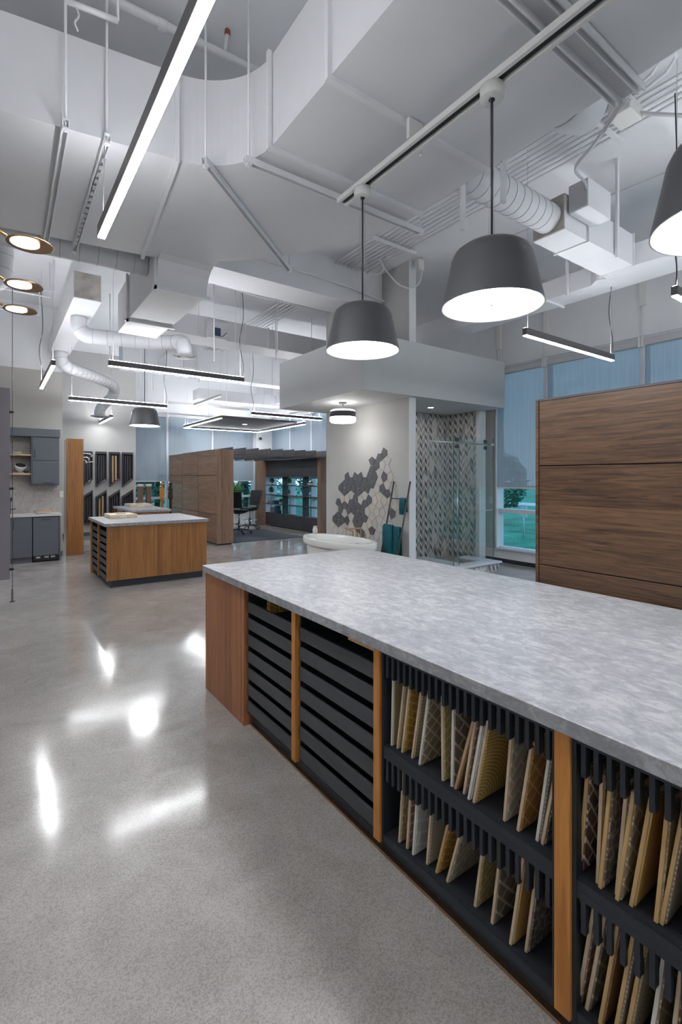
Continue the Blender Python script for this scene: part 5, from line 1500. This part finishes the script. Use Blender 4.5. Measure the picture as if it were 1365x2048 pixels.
def trapeze(p, q, z, label, w=0.041, h=0.041, rod_top=DECK, rods=True, wide=1, grp='trapeze hangers under the big duct'):
    p, q = Vector((*p, 0)), Vector((*q, 0))
    d = (q - p).normalized(); n = Vector((-d.y, d.x, 0)) * w / 2
    th = thing('trapeze_hanger', label, 'hanger', ((p + q) / 2).to_tuple()[:2] + (z,), grp)
    def quad(a, b, off, ww, z0, z1):
        m2 = Vector((-d.y, d.x, 0))
        return [(a + m2 * (off - ww / 2)).to_tuple()[:2] + (z0,), (b + m2 * (off - ww / 2)).to_tuple()[:2] + (z0,), (b + m2 * (off + ww / 2)).to_tuple()[:2] + (z0,), (a + m2 * (off + ww / 2)).to_tuple()[:2] + (z0,)]
    for k in range(wide):
        off = (k - (wide - 1) / 2) * 0.12
        mb = MB().prism(quad(p, q, off - w / 2 + 0.004, 0.006, z - h, z), (0, 0, h)).prism(quad(p, q, off + w / 2 - 0.004, 0.006, z - h, z), (0, 0, h)).prism(quad(p, q, off, w, z - 0.006, z), (0, 0, 0.005))
        s = mb.build('strut', M['strut'], th)
    if wide == 2:
        MB().prism(quad(p, q, 0, 0.10, z - 0.004, z), (0, 0, 0.003)).build('web', M['duct_seam'], th)
    if rods:
        for e, s in ((p, 1), (q, -1)):
            r = e + d * s * 0.03
            MB().tube([(r.x, r.y, z - h - 0.02), (r.x, r.y, rod_top)], 0.008, 8).build('rod', M['strut'], th)
            MB().box(r.x - 0.016, r.x + 0.016, r.y - 0.016, r.y + 0.016, z - h - 0.014, z - h - 0.001).build('nut', M['strut'], th)
    return th
trapeze((1.10, 3.07), (2.40, 4.22), 3.645, 'hanger strut under the duct elbow, slanting toward the far beam')
trapeze((1.30, 2.88), (2.90, 2.88), 3.62, 'hanger strut across the duct at the start of the elbow')
th = trapeze((0.555, 3.20), (0.585, 5.00), 3.645, 'perforated hanger strut next to the long overhead light')
slotted = th
trapeze((0.335, 3.21), (0.365, 5.03), 3.645, 'hanger strut farthest left under the duct')
trapeze((1.30, 1.22), (2.80, 1.22), 3.645, 'broad double hanger strut at the upper right of the duct', wide=2)
# perforations on the slotted strut
th = slotted
for k in range(16):
    MB().box(0.558, 0.582, 3.40 + 0.09 * k, 3.45 + 0.09 * k, 3.6005, 3.6035).build('slot', M['duct_seam'], th)

# branch duct dropping out of the elbow
t = thing('branch_duct', 'white rectangular branch duct leaving the elbow toward the kitchenette', 'duct', (1.5, 5.6, 3.40))
mb = MB()
mb.loft([[(x0, y, z0), (x1, y, z0), (x1, y, 3.90), (x0, y, 3.90)] for x0, x1, y, z0 in ((1.25, 1.76, 4.46, 3.649), (1.25, 1.76, 4.62, 3.645), (1.25, 1.76, 4.70, 3.62), (1.255, 1.755, 4.75, 3.56), (1.26, 1.75, 4.78, 3.48), (1.26, 1.75, 4.80, 3.40), (1.26, 1.75, 6.00, 3.40), (1.28, 1.75, 6.70, 3.42))])
mb.build('shell', M['duct'], t)
for y in (4.80, 6.0):
    MB().box(1.22, 1.79, y - 0.018, y + 0.018, 3.37, 3.3995).build('flange', M['strut'], t)
    MB().box(1.235, 1.2595, y - 0.018, y + 0.018, 3.37, 3.92).build('flange', M['strut'], t)

def spiral_duct(path, r, name, label, n=20, ribs=True, mat='duct', group='round ducts', step=0.16):
    t = thing(name, label, 'duct', Vector(path[0]), group)
    P = [Vector(p) for p in path]
    MB().tube(P, r, n).build('shell', M[mat], t)
    if ribs:
        L = 0.0
        nxt = step
        for a, b in zip(P, P[1:]):
            seg = (b - a).length
            while nxt < L + seg:
                k = (nxt - L) / seg
                c = a.lerp(b, k); d = (b - a).normalized() * 0.004
                MB().tube([c - d, c + d], r + 0.0035, n).build('seam', M['duct_seam'], t)
                nxt += step
            L += seg
    return t
spiral_duct([(-3.8, 5.68, 3.76), (-1.0, 5.35, 3.74), (0.75, 5.2, 3.73), (1.262, 5.16, 3.72)], 0.105, 'round_duct', 'round duct crossing behind the big duct at the left')
# square trunk with two dropped round outlets
t = thing('trunk_duct', 'white square trunk duct above the middle island', 'duct', (1.03, 9.2, 4.0))
MB().box(0.863, 1.21, 7.43, 11.045, 4.0, 4.372, bev=0.004).build('shell', M['duct'], t)
MB().box(0.872, 1.20, 7.425, 7.4299, 4.01, 4.362).build('end_cap', M['bare_duct'], t)
def diffuser(x, y, z, r, t):
    for k, (q0, q1) in enumerate(((1.0, 0.82), (0.74, 0.56), (0.48, 0.30))):
        MB().lathe([(r * q0, z - 0.012 * k), (r * q1, z + 0.02 - 0.012 * k), (r * q1 - 0.006, z + 0.02 - 0.012 * k), (r * q0 - 0.004, z - 0.012 * k - 0.004)], (x, y), 32).build('diffuser_ring', M['plastic'], t)
    MB().lathe([(0, z - 0.03), (r * 0.2, z - 0.028), (r * 0.2, z - 0.02), (0, z - 0.018)], (x, y), 24).build('diffuser_hub', M['plastic'], t)
t = spiral_duct(smooth_path([(1.04, 8.30, 3.999), (1.04, 8.30, 3.86), (1.12, 8.28, 3.745), (1.26, 8.24, 3.72), (1.75, 8.10, 3.72), (2.15, 7.97, 3.72), (2.33, 7.86, 3.725), (2.41, 7.70, 3.70), (2.42, 7.62, 3.60), (2.42, 7.60, 3.47)], 4), 0.115, 'round_duct', 'upper round duct with an elbow and a ceiling diffuser', step=0.2)
diffuser(2.42, 7.60, 3.455, 0.18, t)
t = spiral_duct(smooth_path([(1.04, 10.80, 3.999), (1.04, 10.80, 3.86), (1.14, 10.85, 3.74), (1.40, 11.05, 3.70), (1.80, 11.45, 3.68), (2.10, 11.85, 3.67), (2.24, 12.10, 3.60), (2.20, 12.25, 3.42), (2.05, 12.38, 3.25), (1.98, 12.40, 3.10), (1.98, 12.40, 2.99)], 4), 0.115, 'round_duct', 'lower round duct with a curled drop before the display boxes', step=0.12)
diffuser(1.98, 12.40, 2.98, 0.19, t)
spiral_duct(smooth_path([(-1.6, 6.92, 3.80), (-0.30, 6.92, 3.79), (-0.02, 6.92, 3.86), (0.05, 6.92, 4.03), (0.05, 6.92, 4.899)], 4), 0.13, 'round_duct', 'round duct elbow at the left edge behind the disc lights')

# right hand ducts
t = thing('spiral_branch', 'round spiral duct running from the big duct to the square box at the right', 'duct', (2.72, 2.45, 3.93))
P0, P1 = Vector((2.722, 2.50, 3.93)), Vector((4.355, 2.635, 4.06))
MB().tube([P0, P0.lerp(P1, 0.3), P1], 0.135, 28).build('shell', M['duct'], t)
for k in range(12):
    c = P0.lerp(P1, 0.06 + 0.075 * k); d = (P1 - P0).normalized() * 0.004
    MB().tube([c - d, c + d], 0.138, 28).build('seam', M['duct_seam'], t)
t = thing('duct_box', 'square duct box with a stained board face at the right', 'duct', (5.0, 2.63, 3.90))
MB().box(4.36, 4.768, 2.47, 2.80, 3.90, 4.24, bev=0.003).build('box', M['duct'], t)
MB().box(4.352, 4.3598, 2.475, 2.795, 3.905, 4.235).build('board_face', M['bare_duct'], t)
MB().box(4.77, 5.72, 2.46, 2.81, 3.90, 4.24, bev=0.003).build('run', M['duct'], t)
for x in (4.769, 5.725):
    MB().box(x - 0.01, x + 0.01, 2.445, 2.825, 3.885, 4.25).build('flange', M['strut'], t)
MB().box(4.40, 4.82, 2.27, 2.455, 4.04, 4.30, bev=0.003).build('control_box', M['duct'], t)
MB().box(4.392, 4.3998, 2.275, 2.45, 4.045, 4.295).build('control_cover', M['duct_seam'], t)
t = thing('supply_duct', 'white flat duct running along the right windows', 'duct', (6.1, 2.5, 3.90))
MB().box(5.92, 6.30, -3.5, 5.25, 3.90, 4.14, bev=0.003).build('shell', M['duct'], t)
# flared take-off between the box run and the supply duct
pl = [(5.735, 2.80)] + [(5.92 - 0.12 * math.cos(a), 2.98 - 0.18 * math.sin(a) + 0.0) for a in (1.2, 0.8, 0.4)] + [(5.919, 3.02), (5.919, 1.95)] + [(5.735 + 0.184 * (1 - math.cos(a)), 2.47 - 0.5 * (1 - math.sin(a + 1.5708 - 1.5708)) * 0 - 0.5 * math.sin(a)) for a in (1.45, 1.2, 0.9, 0.6, 0.3)] + [(5.735, 2.47)]
MB().prism([(a, b, 3.90) for a, b in pl], (0, 0, 0.24)).build('take_off', M['duct'], t)
for y in (1.5, 3.6):
    MB().box(5.89, 6.33, y - 0.012, y + 0.012, 3.875, 3.8995).build('flange', M['strut'], t)
for i, (x, y) in enumerate(((5.30, 2.43), (5.88, 3.3), (5.88, 4.6), (6.34, 1.0))):
    mark(MB().box(x - 0.018, x + 0.018, y - 0.012, y + 0.012, 3.86, DECK - 0.001).build('hanger_strap', M['strut']), '%s white strap holding the right hand ducts' % ['short', 'second', 'third', 'rearmost'][i], 'strap', 'duct straps at the right')
# collar behind the big duct
t = thing('duct_collar', 'round white collar bulging behind the big duct at the upper right', 'duct', (2.98, 1.62, 3.85))
MB().tube([(2.721, 1.62, 3.90), (2.95, 1.62, 3.90), (3.05, 1.62, 3.93), (3.10, 1.62, 4.02), (3.10, 1.62, DECK - 0.002)], 0.155, 28).build('shell', M['duct'], t)
MB().tube([(2.86, 1.62, 3.90), (2.872, 1.62, 3.90)], 0.159, 28).build('seam', M['duct_seam'], t)
for i, (x, y, z0, z1) in enumerate(((2.7405, 2.32, 3.34, 3.74), (2.7405, 1.98, 3.38, 3.78))):
    mark(MB().box(x - 0.02, x + 0.02, y - 0.012, y + 0.012, z0, z1, bev=0.002).build('duct_bar', M['strut']), ['white vertical bar hanging at the duct edge behind the large pendant', 'white vertical bar hanging at the duct edge nearer the spiral duct'][i], 'bar', 'loose bars at the duct edge')

# concrete beams and far ducts
struct('beam_main', MB().box(XL, HX - 0.01, 6.06, 6.62, 4.30, DECK - 0.001), M['deck'], 'deep white concrete beam across the ceiling')
struct('beam_main_lip', MB().box(XL, HX - 0.01, 6.62, 6.72, 4.36, DECK - 0.001), M['deck'], 'stepped lip on the ceiling beam')
struct('beam_far', MB().box(2.4, XR, 12.0, 12.45, 4.12, DECK - 0.001), M['deck'], 'far white ceiling beam before the windows')
t = thing('cross_duct', 'grey-white rectangular duct crossing above the bath bulkhead', 'duct', (3.6, 8.9, 4.12))
MB().box(2.0, 6.2, 8.62, 9.2, 4.12, 4.50, bev=0.004).build('shell', M['duct'], t)
for x in (3.0, 5.4):
    MB().tube([(x, 8.60, 4.11), (x, 8.60, DECK - 0.001)], 0.009, 6).build('rod', M['strut'], t)
for x in (3.9, 4.4):
    MB().box(x - 0.02, x + 0.02, 8.60, 8.6195, 4.10, 4.52).build('seam', M['strut'], t)
t = thing('control_box', 'open white control box with blue wiring on the cross duct', 'control box', (3.1, 8.58, 4.3))
c = at(436, 663, y=8.55)
MB().box(c.x - 0.20, c.x + 0.16, 8.50, 8.615, c.z - 0.14, c.z + 0.16).build('case', M['duct'], t)
MB().box(c.x - 0.10, c.x + 0.02, 8.46, 8.499, c.z - 0.10, c.z + 0.04, bev=0.004).build('circuit', M['book_a'], t)
MB().tube(smooth_path([(c.x - 0.06, 8.455, c.z - 0.08), (c.x + 0.04, 8.45, c.z - 0.11), (c.x + 0.14, 8.47, c.z - 0.02)], 5), 0.006, 6).build('blue_wire', M['book_a'], t)
mark(MB().box(3.15, 3.75, 11.0, 11.9, 4.05, 4.35, bev=0.004).box(3.43, 3.47, 11.4, 11.44, 4.35, DECK - 0.001).build('far_duct', M['duct']), 'short white duct piece under the far ceiling', 'duct')
mark(MB().box(4.6, 7.4, 13.2, 13.7, 3.75, 4.05, bev=0.004).build('far_duct', M['duct']), 'white duct under the ceiling above the booth windows', 'duct')
mark(MB().box(6.95, 7.40, 8.0, 13.1, 3.80, 4.15, bev=0.004).build('far_duct', M['duct']), 'white duct running along the right wall to the far corner', 'duct')

# conduits
for k in range(9):
    x = 4.18 + 0.075 * k
    path = [(x, 5.98, 4.80), (x, 3.6, 4.80), (x, 2.7, 4.80)]
    if k < 4:
        path += [(x, 2.0 - 0.08 * k, 4.80), (x - 0.04, 1.86 - 0.08 * k, 4.80), (x - 0.14, 1.76 - 0.08 * k, 4.80), (x - 0.9, 1.7 - 0.08 * k, 4.80), (x - 1.5, 1.7 - 0.08 * k, 4.80)]
    else:
        path += [(x, -3.0, 4.80)]
    mark(MB().tube(path, 0.014, 8).build('conduit', M['strut']), '%s conduit of the ceiling bundle counted from the big duct' % ORD[k], 'conduit', 'ceiling conduit bundle')
for k in range(6):
    x = 4.3 + 0.09 * k
    mark(MB().tube([(x, 6.75, 4.80), (x, 11.95, 4.80)], 0.014, 6).build('conduit', M['strut']), '%s conduit of the far bundle past the ceiling beam' % ORD[k], 'conduit', 'far ceiling conduits')
for i, y in enumerate((2.2, 3.6, 5.0)):
    mark(MB().box(4.10, 4.90, y - 0.02, y + 0.02, 4.755, 4.784).build('conduit_strut', M['strut']), '%s cross strut under the conduit bundle' % ['nearest', 'middle', 'farthest'][i], 'strut', 'conduit cross struts')
mark(MB().tube(smooth_path([(2.76, 1.22, 3.60), (3.0, 1.5, 3.62), (3.5, 1.9, 3.85), (4.2, 2.2, 4.15), (4.43, 2.3, 4.2)], 6), 0.012, 6).build('cable_bundle', M['steel']), 'sagging grey cable bundle from the double strut to the duct box', 'cable')
t = thing('junction_box', 'white junction box cluster on the conduit bundle', 'junction box', (4.4, 1.95, 4.7))
MB().box(4.32, 4.56, 1.88, 2.06, 4.66, 4.78, bev=0.004).build('box', M['plastic'], t)
MB().tube([(4.5, 1.9, 4.70), (5.4, 1.2, 4.60), (5.6, 1.1, 4.3)], 0.016, 8).build('outlet_pipe', M['strut'], t)
mark(MB().tube([(5.6, 4.9, 4.83), (5.9, 1.6, 4.83), (6.0, -1.0, 4.83)], 0.006, 6).build('ceiling_wire', M['duct_seam']), 'thin wire along the ceiling at the right', 'wire')
# loose white cables over the bath bulkhead
q = lambda px, py, y: tuple(at(px, py, y=y))
for i, pts in enumerate(([q(748, 470, 5.6), q(752, 505, 5.6), q(772, 540, 5.5), q(800, 570, 5.4), q(828, 575, 5.3), q(843, 555, 5.25), q(846, 500, 5.25), q(843, 475, 5.25)],
                         [q(700, 528, 5.9), q(730, 532, 5.8), q(745, 515, 5.7), q(750, 480, 5.6), q(748, 445, 5.6)],
                         [q(745, 490, 5.5), q(762, 520, 5.5), q(768, 538, 5.5), q(758, 548, 5.5), q(735, 548, 5.5)],
                         [q(732, 580, 5.7), q(760, 530, 5.6), q(783, 492, 5.5)])):
    mark(MB().tube(smooth_path(pts, 6), 0.011, 6).build('loose_cable', M['cable_white']), ['long drooping white cable beside the bath wall', 'white cable rising to the duct edge over the small pendant', 'short looped white cable over the small pendant', 'straight white cable crossing the looped ones'][i], 'cable', 'loose white cables')
t = thing('sensor_hub', 'white cable hub on the side of the bath wall top', 'junction box', (5.2, 5.25, 4.75))
MB().box(5.19, 5.30, 5.23, 5.285, 4.70, 4.86, bev=0.004).build('box', M['plastic'], t)
mark(MB().tube([(2.5, 5.98, 4.55), (4.4, 5.98, 4.50), (5.14, 5.98, 4.42)], 0.018, 8).build('beam_pipe', M['strut']), 'white pipe clipped along the near face of the ceiling beam', 'pipe')
mark(MB().tube(smooth_path([(2.2, 6.8, 4.32), (2.5, 6.76, 4.40), (3.2, 6.76, 4.34), (4.6, 6.76, 4.34)], 5), 0.014, 6).build('beam_cable', M['cable_white']), 'white cable along the far lip of the ceiling beam', 'cable')

# sprinkler line in the gap above the duct
t = thing('sprinkler_pipe', 'white sprinkler pipe with an upright head above the duct bend', 'pipe', (1.2, 3.47, 4.72))
MB().tube([(-3.8, 3.62, 4.72), (0.665, 3.48, 4.72), (1.671, 3.44, 4.72), (3.5, 3.38, 4.72)], 0.032, 12).build('pipe', M['strut'], t)
for x in (0.95, -0.5):
    MB().tube([(x - 0.03, 3.475, 4.72), (x + 0.03, 3.473, 4.72)], 0.040, 12).build('coupling', M['strut'], t)
MB().tube([(1.40, 3.45, 4.73), (1.40, 3.40, 4.84)], 0.016, 8).build('riser', M['strut'], t)
MB().lathe([(0.0, 4.838), (0.022, 4.842), (0.02, 4.872), (0.008, 4.885), (0.0, 4.89)], (1.40, 3.40), 12).build('head', M['red'], t)
t = thing('ceiling_bracket', 'white bracket bar with frayed ties at the top left', 'bracket', (0.5, 3.0, 4.3))
a, b = at(130, 0, z=4.35), at(236, 42, z=4.35)
MB().tube([a, b], 0.022, 4).build('bar', M['strut'], t)
MB().tube([b, b + Vector((0, 0, 0.545))], 0.008, 6).build('rod', M['strut'], t)
MB().tube(smooth_path([a.lerp(b, 0.2) + Vector((0, 0, -0.01)), a.lerp(b, 0.22) + Vector((0.01, 0, -0.06)), a.lerp(b, 0.18) + Vector((0, 0, -0.11)), a.lerp(b, 0.2) + Vector((0.01, 0, -0.15))], 4), 0.006, 6).build('tie', M['cable_white'], t)

# raceways on the right wall above the shades
for i, (y, z0) in enumerate(((3.12, 3.78), (4.62, 3.75), (5.55, 3.66))):
    t = thing('wall_raceway', ['white wall raceway right of the nearest shades', 'white wall raceway between the first two right shades', 'white wall raceway behind the bulkhead end'][i], 'raceway', (XR, y, z0), 'raceways on the right wall')
    MB().box(XR - 0.06, XR - 0.001, y - 0.04, y + 0.04, z0 + 0.25, DECK - 0.002, bev=0.003).build('channel', M['plastic'], t)
    MB().tube([(XR - 0.03, y + 0.02, z0 - 0.18), (XR - 0.03, y + 0.02, z0 + 0.25)], 0.010, 8).build('conduit', M['strut'], t)

for i, (y, z, x1) in enumerate(((8.6, 4.42, 0.75), (8.75, 4.36, 0.70), (9.6, 4.30, 0.62))):
    mark(MB().tube([(-3.9, y, z), (x1, y, z)], 0.012, 6).box(x1 - 0.02, x1, y - 0.01, y + 0.01, z, DECK - 0.001).build('left_conduit', M['strut']), ['nearest white conduit ending left of the square trunk duct', 'second white conduit ending left of the square trunk duct', 'farthest white conduit ending left of the square trunk duct'][i], 'conduit', 'conduits left of the trunk duct')
# hanging rods and strip channels in the far half
rods = [(2.9, 7.6), (3.4, 7.9), (3.9, 7.3), (4.4, 8.3), (5.0, 9.6), (3.0, 9.5), (3.7, 10.6), (4.4, 11.0), (5.2, 11.2), (2.6, 11.2), (5.9, 9.9), (3.3, 12.9), (1.7, 9.6), (2.2, 9.4)]
for i, (x, y) in enumerate(rods):
    zb = 3.45 + 0.12 * (i % 4)
    mark(MB().tube([(x, y, zb), (x, y, DECK - 0.001)], 0.007 + 0.004 * (i % 3 == 0), 6).build('hanging_rod', M['strut']), 'thin white rod hanging from the far ceiling', 'rod', 'hanging rods in the far half')
a, b = (3.65, 12.75), (5.9, 12.75)
mark(MB().box(a[0], b[0], a[1] - 0.03, a[1] + 0.03, 3.47, 3.53, bev=0.004).build('ceiling_channel', M['plastic']), 'white strip channel hanging before the far windows', 'channel')
mark(MB().box(4.30, 4.36, 10.9, 12.71, 3.47, 3.53, bev=0.004).build('ceiling_channel', M['plastic']), 'white strip channel running toward the far windows', 'channel')
t = thing('security_camera', 'small dome camera on the far corner column', 'camera', (7.1, 14.5, 2.9))
MB().box(7.04, 7.16, 14.46, 14.549, 2.86, 2.95, bev=0.004).build('mount', M['plastic'], t)
MB().ball((7.10, 14.46, 2.84), 0.05, 2).build('dome', M['black'], t)
